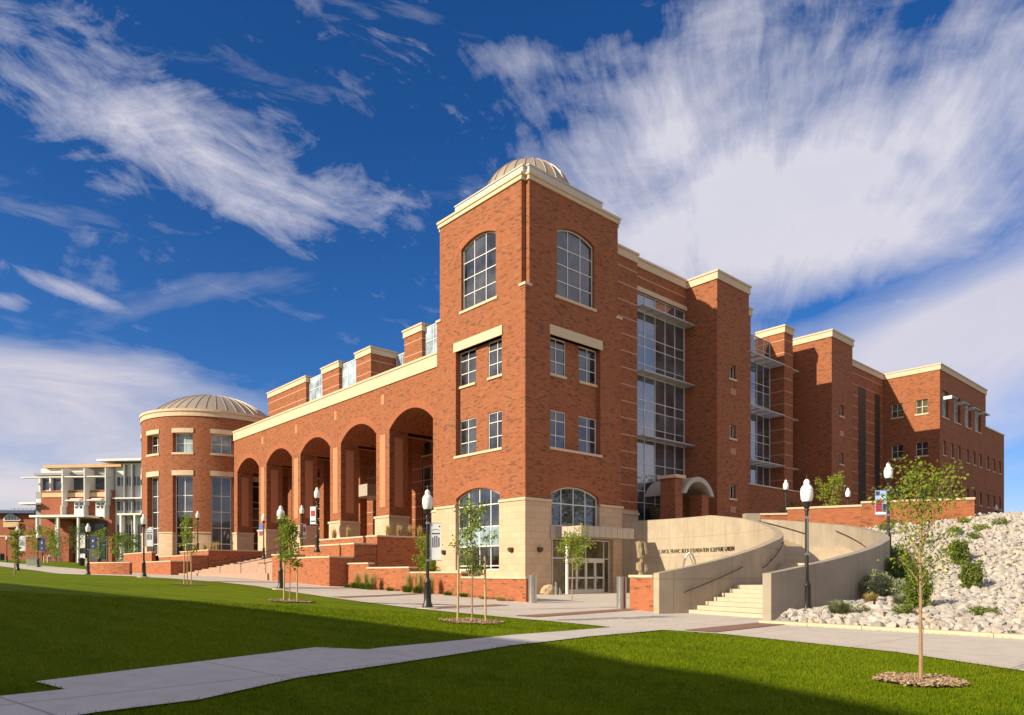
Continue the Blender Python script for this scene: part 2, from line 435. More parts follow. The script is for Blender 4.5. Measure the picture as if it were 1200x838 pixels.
# ================================================================== THE LIBRARY BUILDING
M['glass_dim'] = glass_mat('loggia_glass', (.03, .032, .035), 1.4)
bld = empty('library_building', (BX, BY, 0), BR, 'large red brick library with corner tower, arcade, rotunda and stone bands', 'building')
T = 9.25; ZT = 26.03; LED = 19.4
M['brick_plain'] = brick_mat('brick_plain', (.37, .122, .05), (.30, .088, .04), speck=.004)
M['brick_dark'] = M['brick']
def sl(name, mat, mp, outer, holes, d0, d1, par=None):
    m = MB(mp); m.slab(outer, holes, d0, d1); return m.build(name, M[mat], par or bld)
def bx(name, mat, *boxes, par=None, bevel=0):
    m = MB()
    for b in boxes: m.box(*b)
    return m.build(name, M[mat], par or bld, bevel=bevel)
def notch_sq(lo, hi, n):
    return [(lo+n,lo),(hi-n,lo),(hi-n,lo+n),(hi,lo+n),(hi,hi-n),(hi-n,hi-n),(hi-n,hi),(lo+n,hi),(lo+n,hi-n),(lo,hi-n),(lo,lo+n),(lo+n,lo+n)]
# ---- tower
big = hole(2.8, 6.43, 19.45, 23.68, .45)
pair = hole(2.2, 7.05, 9.6, 16.8)
low_arch = [(2.4, 6.2), (2.4, 6.65)] + arch_pts(2.4, 7.0, 6.65, .56) [1:-1] + [(7.0, 6.65), (7.0, 6.2)]
low_archR = [(2.24, 6.2), (2.24, 6.65)] + arch_pts(2.24, 6.9, 6.65, .56)[1:-1] + [(6.9, 6.65), (6.9, 6.2)]
sl('wall', 'brick', Lm(0), [(0, 6.2)] + low_arch + [(T, 6.2), (T, LED), (T-.35, LED), (T-.35, ZT), (.35, ZT), (.35, LED), (0, LED)], [big, pair], 0, .35)
sl('wall', 'brick', Rm(0), [(.35, 6.2)] + low_archR + [(T, 6.2), (T, LED), (T-.35, LED), (T-.35, ZT), (.35, ZT)], [big, pair], 0, .35)
sl('stone_base', 'stone', Lm(0), [(-.06,-.6),(2.4,-.6),(2.4,-.6),(T+.06,-.6),(T+.06,6.19),(7.0,6.19),(7.0,1.72),(2.4,1.72),(2.4,6.19),(-.06,6.19)], [], -.06, .35)
sl('stone_base', 'stone', Rm(0), [(.35,-.6),(2.24,-.6),(2.24,6.19),(.35,6.19)], [], -.06, .35)
sl('stone_base', 'stone', Rm(0), [(6.9,6.19),(6.9,3.9),(8.35,3.9),(8.35,-.6),(T+.06,-.6),(T+.06,6.19)], [], -.06, .35)
bx('wall', 'brick', (.7,T,.7,T,-.6,LED), (.7,T-.35,.7,T-.35,LED,26.2), (7.4,T-.002,.352,.7,-.6,LED), (.352,.7,7.4,T-.002,-.6,LED), (7.0,T-.352,.352,.7,LED,26.0), (.352,.7,7.0,T-.352,LED,26.0), (.352,2.0,.352,.7,LED,26.0))
for mp, k in ((Lm(0), -.14), (Rm(0), .02)):
    e = (2.4, 7.0) if k < 0 else (2.24, 6.9)
    for c0, c1 in ((k, e[0]), (e[1], T+.14)):
        m = MB(mp); m.box(c0, c1, -.14, .02, 6.06, 6.22); m.build('stone_cap', M['precast'], bld)
    # shallow brick arch over the low window and the tall top one
    for (u0, u1, zs, ri) in ((e[0], e[1], 6.65, .56), (2.8, 6.43, 23.68, .45)):
        a = arch_pts(u0, u1, zs, ri); b_ = arch_pts(u0-.4, u1+.4, zs+.24, ri+.26)
        m = MB(mp); m.slab(a + b_[::-1], [], -.012, .02); m.build('arch_ring', M['brick_plain'], bld)
    window(bld, mp, 2.8, 6.43, 19.45, 23.68, 3, [20.55, 21.65, 22.75], .2, .45, us=[4.01, 5.22], fr=.06)
    sill(bld, mp, 2.6, 6.6, 19.45, .17)
    for z0, z1 in ((9.6, 12.1), (14.45, 16.8)):
        for u0, u1 in ((2.2, 4.0), (5.25, 7.05)):
            window(bld, mp, u0, u1, z0, z1, 2, [z0+(z1-z0)*.36, z0+(z1-z0)*.74], .42, fr=.06)
            if z0 > 14: sill(bld, Lm(.3) if k < 0 else Rm(.3), u0-.0, u1+.0, z0, .16, .06)
    m = MB(mp); m.box(2.1, 7.2, -.08, .3, 9.44, 9.6); m.build('sill', M['precast'], bld)
    m = MB(mp); m.slab(hole(2.2,7.05,9.6,16.8), [hole(u0,u1,z0,z1) for z0,z1 in ((9.6+.001,12.1),(14.45,16.799)) for u0,u1 in ((2.2+.001,4.0),(5.25,7.05-.001))], .352, .60)
    m.build('wall', M['brick'], bld)
    m = MB(mp); m.box(2.1, 7.2, -.09, .34, 16.8, 17.42); m.build('lintel', M['precast'], bld)
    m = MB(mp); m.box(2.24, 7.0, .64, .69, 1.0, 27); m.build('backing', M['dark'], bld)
window(bld, Lm(0), 2.4, 7.0, 1.72, 6.65, 4, [2.0, 3.3, 4.6, 6.05], .22, .56, fr=.08,
       panes=[(2.47, 6.93, 3.32, 4.58, 'glass_spandrel')])
window(bld, Rm(0), 2.24, 6.9, 4.55, 6.65, 4, [6.05], .22, .56, fr=.08)
for (x, y) in ((0, 0), (T-.45, -.0), (0, T-.45)): bx('ledge_cap', 'precast', (x-.08, x+.53, y-.08, y+.53, LED, LED+.16))
m = MB(); m.prism(notch_sq(-.1, T+.1, .35), ZT, 26.30); m.prism(notch_sq(-.17, T+.17, .35), 26.30, 26.45); m.build('cornice', M['precast'], bld)
m = MB(); m.prism(notch_sq(.8, T-.8, .3), 26.45, 27.54); m.prism(notch_sq(.74, T-.74, .3), 27.54, 27.62); m.build('parapet', M['parapet'], bld)
def dome(name, cx, cy, rb, zb, rise, n, rib=.05, cap=0):
    Rr = (rb*rb + rise*rise)/(2*rise); zc = zb + rise - Rr; t0 = math.asin(min(1, rb/Rr)); 
    if rise > rb: t0 = math.pi - t0
    prof = [(Rr*math.sin(t0*(1-i/14)), zc + Rr*math.cos(t0*(1-i/14))) for i in range(15)]
    m = MB(); m.lathe(prof, cx, cy, 64); d = m.build(name, M['dome'], bld, smooth=True)
    m = MB()
    for i in range(n):
        t = 2*math.pi*i/n; c, s_ = math.cos(t), math.sin(t); w_ = rib
        for (r, z), (r2, z2) in zip(prof[:-2], prof[1:-1]):
            q = []
            for rr, zz in ((r, z), (r2, z2)):
                for sd_, o_ in ((-1, -.01), (-1, rib*1.6), (1, rib*1.6), (1, -.01)):
                    q.append((cx + (rr+o_)*c - sd_*w_*.5*s_, cy + (rr+o_)*s_ + sd_*w_*.5*c, zz + o_*.4))
            m.add(q, [(0,1,5,4),(1,2,6,5),(2,3,7,6)])
    m.build('dome_rib', M['dome_rib'], d)
    if cap:
        m = MB(); m.lathe([(cap*1.15, zb+rise-.14), (cap, zb+rise+.02), (cap*.5, zb+rise+.22), (0.001, zb+rise+.28)], cx, cy, 24); m.build('finial', M['frame'], d, smooth=True)
dome('dome', T/2, T/2, 3.28, 27.6, 2.9, 26, .035)
# entrance under the steel canopy
bx('canopy', 'metal_panel', (2.6, 7.8, -2.3, 0.0, 3.80, 4.48), (2.1, 2.6, -.16, 0, 3.76, 4.50))
m = MB(); 
for i in range(1, 9): m.box(2.6+i*.58-.008, 2.6+i*.58+.008, -2.304, -2.29, 3.80, 4.48)
for i in range(1, 4): m.box(2.596, 2.61, -2.3+i*.58-.008, -2.3+i*.58+.008, 3.8, 4.48)
m.build('canopy_seam', M['louvre'], bld)
m = MB(); m.bar((2.95, -.75, 0), (2.95, -.75, 3.82), .10, 16); m.build('canopy_column', M['white'], bld, smooth=True)
window(bld, Rm(0), 2.24, 8.35, .12, 3.78, 1, [2.5], .30, us=[2.7, 4.0, 5.9, 7.75], fr=.08, glass='glass_door', name='entrance_screen')
for i in range(4):
    u0 = 4.04 + i*.93
    d_ = MB(Rm(0)); d_.box(u0, u0+.09, .26, .36, .14, 2.35); d_.box(u0+.84, u0+.93, .26, .36, .14, 2.35)
    d_.box(u0+.09, u0+.84, .26, .36, .14, .42); d_.box(u0+.09, u0+.84, .26, .36, 1.14, 1.26); d_.box(u0+.09, u0+.84, .26, .36, 2.22, 2.35)
    do = d_.build('entrance_door', M['frame'], bld)
    h = MB(); x = u0+(.80 if i % 2 == 0 else .13); h.bar((x, .2, .95), (x, .2, 1.35), .018); h.build('door_handle', M['steel'], do)
bx('transom', 'frame', (4.0, 7.75, .24, .38, 2.35, 2.52))
for (mp, u) in ((Rm(0), 1.15), (Lm(0), 1.2), (Lm(0), 8.3)):
    m = MB(mp); m.box(u-.17, u+.17, -.26, -.06, 2.92, 3.13); m.box(u-.12, u+.12, -.2, -.06, 2.84, 2.92); m.build('wall_light', M['bronze'], bld)
# ---- recesses and blocks along the shaded side
ZB = 24.65; ZR = 25.35
def bands(mp, u0, u1, zlo, zhi, d=0.0, step=1.225, top=23.95):
    m = MB(mp); z = top
    while z > zlo:
        if z < zhi: m.box(u0, u1, d-.012, d+.02, z-.045, z+.045)
        z -= step
    m.build('stone_band', M['bandstone'], bld)
def cbox(x0, x1, y0, y1, z0=ZB, z1=ZR, o=.1, sides=''):
    m = MB(); m.box(x0-o, x1+o, y0-o, y1, z0, z1-.15); m.box(x0-o-.07, x1+o+.07, y0-o-.07, y1, z1-.15, z1); return m.build('cornice', M['precast'], bld)
bx('wall', 'brick', (T, 12.45, 1.06, 3.2, -.6, ZB)); bands(Rm(1.06), T+.01, 12.45, 6.6, 24.4)
m = MB(); m.box(T, 12.45, .96, 3.2, ZB, ZR-.15); m.box(T, 12.52, .89, 3.2, ZR-.15, ZR); m.build('cornice', M['precast'], bld)
bx('stone_base', 'stone', (T+.06, 12.5, 1.0, 1.06, -.6, 6.19)); bx('stone_cap', 'precast', (T+.06, 12.58, .92, 1.06, 5.85, 6.0))
cwh = hole(12.65, 19.2, 4.0, 22.85)
sl('wall', 'brick', Rm(1.4), [(12.45,-.6),(19.3,-.6),(19.3,ZB),(12.45,ZB)], [cwh], 0, .35)
bx('lintel', 'precast', (12.5, 19.28, 1.33, 1.7, 22.86, 23.2))
bands(Rm(1.4), 12.46, 19.29, 23.5, 24.4)
m = MB(); m.box(12.45, 19.3, 1.3, 3.2, ZB, ZR-.15); m.box(12.53, 19.3, 1.23, 3.2, ZR-.15, ZR); m.build('cornice', M['precast'], bld)
def cw_rows(z0, z1):
    r = []
    for S in (21.45, 16.6, 11.75, 6.9):
        for o_ in (0, 1.85, 2.6, 3.95): 
            if z0+.2 < S-o_ < z1-.2: r.append(S-o_)
    return sorted(r)
window(bld, Rm(1.4), 12.65, 19.2, 4.0, 22.85, 5, cw_rows(4, 22.85), .12, fr=.055, glass='glass_cw', name='curtain_wall', panes=[(12.72+i*1.31+.03, 12.72+(i+1)*1.31-.09, S-3.9, S-2.65, 'glass_grey') for S in (21.45, 16.6, 11.75) for i in (2, 3, 4)])
def sunshade(mp, u0, u1, z, proj=.85, par=bld):
    m = MB(mp); m.box(u0, u1, -proj, -proj+.05, z-.06, z+.04); m.box(u0, u1, -.02, .04, z-.06, z+.04)
    n = max(2, int((u1-u0)/1.3)+1)
    for i in range(n): 
        u = u0+(u1-u0-.06)*i/(n-1); m.box(u, u+.06, -proj+.06, -.02, z-.08, z+.04)
    for i in range(1, 8): m.box(u0+.06, u1-.06, -proj+i*proj/8-.045, -proj+i*proj/8+.03, z-.03, z+.01)
    m.build('sunshade', M['shade'], par)
for z in (21.5, 16.65, 11.8): sunshade(Rm(1.4), 12.6, 19.7 if z < 0 else 19.25, z)
bx('wall', 'brick', (12.45, 19.3, 2.2, 3.2, -.6, ZB))
def block(a0, a1, b0, wins, ztop=ZB, b1=3.2, holes_extra=[]):
    hs_ = [hole(*w_) for w_ in wins]
    sl('wall', 'brick', Rm(b0), [(a0,-.6),(a1,-.6),(a1,ztop),(a0,ztop)], hs_ + holes_extra, 0, .4)
    bx('wall', 'brick', (a0, a1, b0+.62, b1, -.6, ztop), (a0, a0+.3, b0+.402, b0+.62, -.6, ztop), (a1-.3, a1, b0+.402, b0+.62, -.6, ztop))
    cbox(a0, a1, b0, b1)
block(19.3, 24.1, -1.43, [(21.15, 22.05, 17.2, 18.3), (21.15, 22.05, 12.4, 13.5), (21.15, 22.05, 7.55, 8.65)])
for z in (17.2, 12.4, 7.55):
    window(bld, Rm(-1.43), 21.15, 22.05, z, z+1.1, 2, 1, .22, name='window'); sill(bld, Rm(-1.43), 21.0, 22.15, z, .15)
for z in (15.9, 11.1, 6.4):
    m = MB(Rm(-1.43)); m.box(21.2, 22.0, -.03, .02, z, z+.5)
    for i in range(4): m.box(21.2, 22.0, -.06, -.03, z+.05+i*.12, z+.1+i*.12)
    m.build('wall_vent', M['bandstone'], bld)
for a0, a1 in ((27.2, 28.8), (35.03, 36.7)):
    bx('pier', 'brick', (a0, a1, 1.06, 4.0, -.6, ZB)); cbox(a0, a1, 1.06, 4.0); bands(Rm(1.06), a0, a1, 6.6, 24.3)
    bands(Lm(a0), 1.07, 3.0, 6.6, 24.3)
bx('wall', 'brick', (24.1, 27.2, 1.4, 3.2, -.6, ZB), (24.1, 39.65, .9, 2.4, -.6, 9.45), (28.8, 35.03, 2.47, 3.2, -.6, 9.7), (36.7, 39.66, 2.47, 3.2, -.6, 24.1))
bx('sill', 'precast', (24.1, 39.6, .98, 2.47, 9.55, 9.66)) if False else None
window(bld, Rm(2.47), 28.8, 35.03, 9.7, 24.05, 5, cw_rows(9.7, 24.05)+[22.85], .05, fr=.055, glass='glass_cw', name='curtain_wall')
bx('coping', 'precast', (24.11, 39.65, .82, 2.46, 9.45, 9.58))
for z in (21.5, 16.65, 11.8): sunshade(Rm(2.47), 28.9, 34.98, z, 1.5); sunshade(Rm(2.47), 36.72, 38.2, z, 1.3)
bx('wall', 'brick', (24.1, 39.6, 2.75, 3.3, -.6, 23.0))
block(39.66, 44.46, -1.43, [(41.45, 42.35, 17.2, 18.3), (41.45, 42.35, 12.4, 13.5)])
for z in (17.2, 12.4): window(bld, Rm(-1.43), 41.45, 42.35, z, z+1.1, 2, 1, .22); sill(bld, Rm(-1.43), 41.3, 42.45, z, .15)
m = MB(Rm(-1.43)); m.box(41.5, 42.3, -.03, .02, 15.2, 15.7); m.build('wall_vent', M['bandstone'], bld)
bx('wall', 'brick', (44.46, 60, 1.4, 3.2, -.6, ZB)); bands(Rm(1.4), 44.5, 59.9, 6.6, 24.4)
m = MB(); m.box(44.46, 60, 1.3, 3.2, ZB, ZR-.15); m.box(44.46, 60, 1.23, 3.2, ZR-.15, ZR); m.build('cornice', M['precast'], bld)
for a0, a1 in ((52.9, 54.9), (57.5, 59.0)):
    m = MB(Rm(1.4)); m.box(a0, a1, -.02, .05, 4, 22.65); z = 4.1
    while z < 22.6: m.box(a0+.08, a1-.08, -.06, -.02, z, z+.10); z += .24
    m.build('louvre', M['louvre'], bld)
# end block
W4 = [(60.7, 62.9, 19.45, 22.5), (64.9, 67.2, 19.45, 22.5), (69.0, 71.3, 19.45, 22.5), (72.9, 75.4, 19.45, 22.5)]
S4 = [(61.0, 62.1), (63.7, 64.8), (66.3, 67.4), (69.5, 70.6), (72.1, 73.2), (74.7, 75.8), (77.9, 79.0), (80.7, 81.8), (83.4, 84.5)]
rows4 = (15.1, 10.2)
hs_ = [hole(*q) for q in W4] + [hole(a0, a1, z, z+1.65) for z in rows4 for a0, a1 in S4]
sl('wall', 'brick', Rm(-4.7), [(60.3,-.6),(86,-.6),(86,20.45),(77.5,20.45),(77.5,ZB),(60.3,ZB)], hs_, 0, .4)
lw = [(.38-2.9-1.0, -2.2, 19.95, 21.5)]
wl = [(-.80, .45), (-3.45, -2.2)]
hsl = [hole(b0, b1, z, z+1.6) for z in (19.95, 15.1, 10.2) for b0, b1 in wl]
sl('wall', 'brick', Lm(60), [(-4.7,-.6),(1.4,-.6),(1.4,ZB),(-4.7,ZB)], hsl, 0, .3)
for z in (19.95, 15.1, 10.2):
    for b0, b1 in wl: window(bld, Lm(60), b0, b1, z, z+1.6, 2, 2, .15, glass='glass' if z < 19 else 'glass_door'); sill(bld, Lm(60), b0-.1, b1+.1, z, .17)
bx('wall', 'brick', (60.45, 77.5, -3.9, 20, -.6, ZB), (77.5, 86, -3.9, 20, -.6, 20.4), (77.1, 77.5, -4.3, -3.9, 20.4, ZB), (85.6, 86, -4.3, -3.9, -.6, 20.45))
m = MB(); m.box(59.9, 77.6, -4.8, 20, ZB, ZR-.15); m.box(59.83, 77.67, -4.87, 20, ZR-.15, ZR); m.build('cornice', M['precast'], bld)
bx('coping', 'precast', (77.6, 86.08, -4.78, 20, 20.45, 20.6))
for q in W4:
    window(bld, Rm(-4.7), *q, 3, 2, .3, glass='glass_pale'); sill(bld, Rm(-4.7), q[0]-.1, q[1]+.1, q[2], .15)
    m = MB(Rm(-4.7)); m.box(q[0], q[1]+.1, -1.0, -.02, 21.55, 21.65); m.box(q[0], q[0]+.08, -1.0, -.02, 21.3, 21.55); m.build('sunshade', M['shade'], bld)
for z in rows4:
    for a0, a1 in S4: window(bld, Rm(-4.7), a0, a1, z, z+1.65, 2, 1, .22); sill(bld, Rm(-4.7), a0-.08, a1+.08, z, .14)
# small vaulted side entrance on the upper terrace
bx('porch_pillar', 'brick', (12.9, 13.8, -2.0, -.7, 3.5, 8.4)); bx('porch_cap', 'precast', (12.72, 13.98, -2.18, -.52, 8.4, 8.62))
bx('porch_pillar', 'brick', (16.3, 17.2, -2.0, -.9, 3.5, 7.45)); bx('porch_beam', 'precast', (16.1, 17.9, -.5, 1.3, 8.3, 8.5))
pa = arch_pts(13.95, 17.15, 7.35, .95); pb = arch_pts(13.55, 17.6, 7.3, 1.36)
m = MB(Rm(-2.25)); m.slab(pa + pb[::-1], [], 0, 3.5); m.build('porch_vault', M['metal_panel'], bld)
bx('porch_wall', 'brick', (16.5, 17.0, -.89, 1.38, 3.5, 7.4)); bx('porch_door', 'glass_door', (13.9, 16.4, .9, 1.0, 4.0, 6.6))

# ---- arcade wing on the sunny side
AW = 1.2; spans = [(11.4,17.45),(19.48,25.5),(27.5,33.6),(35.45,41.7),(43.65,49.8)]
out_ = [(T, 6.2)]
for u0, u1 in spans: out_ += [(u0, 6.2), (u0, 13.15)] + arch_pts(u0, u1, 13.15, 1.25, 18)[1:-1] + [(u1, 13.15), (u1, 6.2)]
out_ += [(50.85, 6.2), (50.85, 16.85), (T, 16.85)]
sl('arcade_wall', 'brick', Lm(AW), out_, [], 0, 1.8)
for u0, u1 in spans:
    a = arch_pts(u0, u1, 13.15, 1.25, 18); b_ = arch_pts(u0-.45, u1+.45, 13.4, 1.6, 18)
    sl('arch_ring', 'brick_plain', Lm(AW), a + b_[::-1], [], -.014, .02)
    a2 = arch_pts(u0-.05, u1+.05, 13.2, 1.27, 18); b2 = arch_pts(u0-.4, u1+.4, 13.25, 1.6, 18)
    sl('vault', 'brick', Lm(AW), a2 + b2[::-1], [], 1.8, 8.4)
piers = [(T+.01,11.4),(17.45,19.48),(25.5,27.5),(33.6,35.45),(41.7,43.65),(49.8,50.85)]
for u0, u1 in piers:
    e = .08 if u0 > 10 else 0
    bx('pier_base', 'stone', (AW-.08, AW+1.88, u0-e, u1+.08, 2.6, 6.05)); bx('pier_cap', 'precast', (AW-.16, AW+1.96, u0-e*2, u1+.16, 6.05, 6.22))
    if u0 > 12 and u1 < 50:
        c = (u0+u1)/2
        bx('pier_panel', 'panel', (AW-.02, AW+.05, c-.42, c+.42, 6.95, 12.9)); bx('wall_tile', 'panel', (AW-.02, AW+.05, c-.24, c+.24, 15.4, 16.2))
    if u0 > 12: bx('pier_panel', 'panel', (AW+.5, AW+1.3, u0-.02, u0+.05, 6.95, 12.6))
cornice(bld, Lm(AW), T+.02, 50.85, 16.85, 17.95, .10, .6, .16, e0=False)
bx('wall', 'brick', (3.0, 9.6, 50.86, 51.3, 2.6, 16.8))
window(bld, Rm(50.7), 3.3, 5.6, 3.6, 12.4, 2, cw_rows(3.6, 12.4), 0, fr=.06, glass='glass_dim'); bx('lintel', 'precast', (3.2, 5.7, 50.66, 50.86, 12.4, 12.95))
bx('roof', 'roof', (AW+.6, 7.6, T, 50.8, 16.85, 17.2)); bx('loggia_ceiling', 'brick', (AW+1.8, 9.6, T, 50.8, 14.9, 15.2))
bx('wall', 'brick', (3.0, 9.6, T+.02, 9.9, 3, 15)); 
BW = 9.6
wb = [(12.4,16.0),(21.2,24.9),(28.6,32.4),(36.6,40.4),(45.0,48.4)]
sl('wall', 'brick', Lm(BW), [(T,2.6),(50.8,2.6),(50.8,16.9),(T,16.9)], [hole(a0,a1,4.2,11.9) for a0,a1 in wb]+[hole(a0,a1,12.9,14.2) for a0,a1 in wb], 0, .4)
bands(Lm(BW), T, 50.7, 4, 12.5)
for i, (a0, a1) in enumerate(wb):
    window(bld, Lm(BW), a0, a1, 4.2, 11.9, 3, cw_rows(4.2, 11.9), .15, glass='glass_dim' if i > 1 else 'glass'); window(bld, Lm(BW), a0, a1, 12.9, 14.2, 3, 1, .15)
    sill(bld, Lm(BW), a0-.1, a1+.1, 12.9, .15)
for b0 in (15.5, 23.4, 31.5, 39.3, 47.3): bx('inner_pier', 'brick', (6.6, 7.4, b0, b0+.95, 2.6, 14.9))
bx('porch_beam', 'metal_panel', (5.6, 8.6, 28.4, 33.0, 9.05, 10.2))
# ---- upper storey set back above the arcade
def upper_pier(b0, b1, a0=7.0, a1=9.9):
    bx('upper_pier', 'brick', (a0, a1, b0, b1, 16.9, 23.5)); m = MB(); m.box(a0-.1, a1+.1, b0-.1, b1+.1, 23.5, 24.05); m.box(a0-.18, a1+.18, b0-.18, b1+.18, 24.05, 24.2); m.build('cornice', M['precast'], bld)
    for mp, u0, u1 in ((Lm(a0), b0, b1), (Rm(b0), a0, a1)):
        m = MB(mp)
        for z in (22.84, 21.66, 20.4, 19.1): m.box(u0, u1, -.012, .02, z-.05, z+.05)
        m.build('stone_band', M['bandstone'], bld)
upper_pier(44.34, 54.8); upper_pier(36.6, 40.4); upper_pier(30.06, 33.0); upper_pier(21.2, 24.07)
for b0, b1, a_, c in ((40.4, 44.34, 7.3, 3), (33.0, 36.6, 7.3, 3), (24.07, 30.06, 9.9, 5), (T, 21.2, 7.3, 9)):
    window(bld, Lm(a_), b0, b1, 17.2, 23.85, c, [19.6, 22.5], .05, fr=.08, glass='glass_pale', name='clerestory_window')
bx('wall', 'brick', (10.0, 10.4, T, 54.8, 16.9, 23.4))
bx('wall', 'brick', (10.4, 60.4, 3.2, 51, -.6, 23.0)); bx('roof', 'roof', (10.6, 60, 3.3, 51, 23.0, 23.2))
# ---- rotunda
rc = (1.85, 59.02); RO = 8.13
def rarc(name, mat, r0, r1, t0, t1, z0, z1, n=6, par=None):
    m = MB(); m.arc(rc[0], rc[1], r0, r1, R(t0), R(t1), z0, z1, n); return m.build(name, M[mat], par or bld)
bays = [-163.9 - 30.2, -163.9, -133.8, -103.6, -73.4]; hw = 8.2
edges = []; prev = -163.9-30.2-hw-14
for c in bays:
    rarc('rotunda_wall', 'brick_round', 7.2, RO, prev, c-hw, 6.2, 19.45, 8)
    rarc('rotunda_base', 'stone_round', 7.2, RO+.06, prev, c-hw, 2.6, 6.08, 8); rarc('stone_cap', 'precast', 7.6, RO+.15, prev-.5 if prev < c-hw-10 else prev, c-hw+.5, 6.08, 6.22, 8)
    rarc('rotunda_wall', 'brick_round', 7.2, RO, c-hw, c+hw, 13.2, 15.05, 5); rarc('rotunda_wall', 'brick_round', 7.2, RO, c-hw, c+hw, 18.0, 19.45, 5)
    rarc('sill', 'precast', 7.2, RO+.08, c-hw-.6, c+hw+.6, 15.05, 15.3, 5)
    rarc('lintel', 'precast', 7.2, RO+.08, c-hw-.6, c+hw+.6, 17.55, 18.05, 5); rarc('lintel', 'precast', 7.2, RO+.08, c-hw-.6, c+hw+.6, 12.68, 13.25, 5)
    # flat glazing across the bay
    rr = 7.55; p0 = Vector((rc[0]+rr*math.cos(R(c-hw)), rc[1]+rr*math.sin(R(c-hw)), 0)); p1 = Vector((rc[0]+rr*math.cos(R(c+hw)), rc[1]+rr*math.sin(R(c+hw)), 0))
    dd = (p1-p0); L_ = dd.length; dd.normalize(); nn = Vector((-math.cos(R(c)), -math.sin(R(c)), 0))
    mpf = (lambda p0, dd, nn: (lambda u, d, z: tuple(p0 + dd*u + nn*d + Vector((0, 0, z)))))(p0, dd, nn)
    window(bld, mpf, 0, L_, 3.6, 12.68, 2, [4.9, 6.75, 8.6, 10.45], 0, fr=.09, glass='glass')
    window(bld, mpf, 0, L_, 15.3, 17.55, 2, 2, 0, fr=.09, glass='glass_spandrel' if c > -150 else 'glass')
    prev = c+hw
rarc('rotunda_wall', 'brick_round', 7.2, RO, prev, 160, 2.6, 19.45, 60)
m = MB(); m.lathe([(7.0, 19.45), (RO+.12, 19.45), (RO+.12, 19.95), (RO+.24, 20.0), (RO+.24, 20.28), (7.1, 20.28)], rc[0], rc[1], 72); m.build('cornice', M['precast'], bld, smooth=False)
dome('dome', rc[0], rc[1], 7.5, 20.25, 3.3, 40, .045, .75)
# ================================================================== THE SITE
_g0 = ground
def sstep(t): t = max(0, min(1, t)); return t*t*(3-2*t)
def ground(x, y=0):
    return _g0(x) - .046*sp(-x-170, 64) + .15*sstep((y-30)/13)*sstep((x+10)/8)
def gvec(X, Y):
    t = -X; S = lambda v, w_=4: (v + np.sqrt(v*v + w_))/2
    ss = lambda v: np.clip(v,0,1)**2*(3-2*np.clip(v,0,1))
    return .052*S(t) - .040*S(t-23) + .034*S(t-42, 16) - .046*S(t-170, 64) + .15*ss((Y-30)/13)*ss((X+10)/8)
PR = [(-999,-.35),(-.35,-.35),(0,.06),(4,.33),(8,.68),(12.9,1.36),(16.4,2.29),(29.3,4.80),(34,5.25),(60,5.9),(900,6.2)]
def dcurb(X, Y): return (X-7.75)*.768 + (Y-20.5)*.64
GW = [(16.3, 47.6), (18.28, 47.0), (22.15, 44.9), (27.65, 42.4)]
def behind_gw(X, Y):
    if X > 27.9: return False
    for (x0, y0), (x1, y1) in zip(GW, GW[1:]):
        if X <= x1 or x1 == 27.65: return Y > y0 + (y1-y0)*(X-x0)/(x1-x0) + .12
    return True
def rockz(X, Y):
    if X < 8.25 and Y < 30: return -.35
    if behind_gw(X, Y): return 3.9
    d = dcurb(X, Y)
    for (a, b), (c, e) in zip(PR, PR[1:]):
        if a <= d < c: return b + (e-b)*(d-a)/(c-a)
    return 6
# ---- ground sheet (lawn to the horizon)
def lines(lo, hi, step, far):
    l = list(np.arange(lo, hi+1e-6, step)); k = step; a = lo
    out = []
    while a > -far: k *= 1.35; a -= k; out.append(a)
    b = hi; k = step; out2 = []
    while b < far: k *= 1.35; b += k; out2.append(b)
    return np.array(out[::-1] + l + out2)
gx = lines(-60, 14, .5, 3000); gy = lines(0, 62, .5, 3000)
def grid_mesh(name, gx, gy, zf, mat):
    XX, YY = np.meshgrid(gx, gy); ZZ = zf(XX, YY); v = np.stack([XX.ravel(), YY.ravel(), ZZ.ravel()], 1)
    nx, ny = len(gx), len(gy); i = np.arange(nx-1)[None, :] + np.arange(ny-1)[:, None]*nx; i = i.ravel()
    f = np.stack([i, i+1, i+1+nx, i+nx], 1); return np_mesh(name, v, f, mat)
def np_mesh(name, v, f, mat, parent=None, smooth=False, link=True, flat=False):
    me = bpy.data.meshes.new(name); v = np.asarray(v, dtype=np.float32); f = np.asarray(f, dtype=np.int32)
    me.vertices.add(len(v)); me.vertices.foreach_set('co', v.ravel())
    k = f.shape[1]; me.loops.add(f.size); me.loops.foreach_set('vertex_index', f.ravel())
    me.polygons.add(len(f)); me.polygons.foreach_set('loop_start', np.arange(len(f), dtype=np.int32)*k)
    me.update(calc_edges=True); me.validate()
    if flat: me.polygons.foreach_set('use_smooth', [False]*len(me.polygons))
    if not link:
        if mat: me.materials.append(mat)
        return me
    return link_mesh(name, me, mat, parent, smooth)
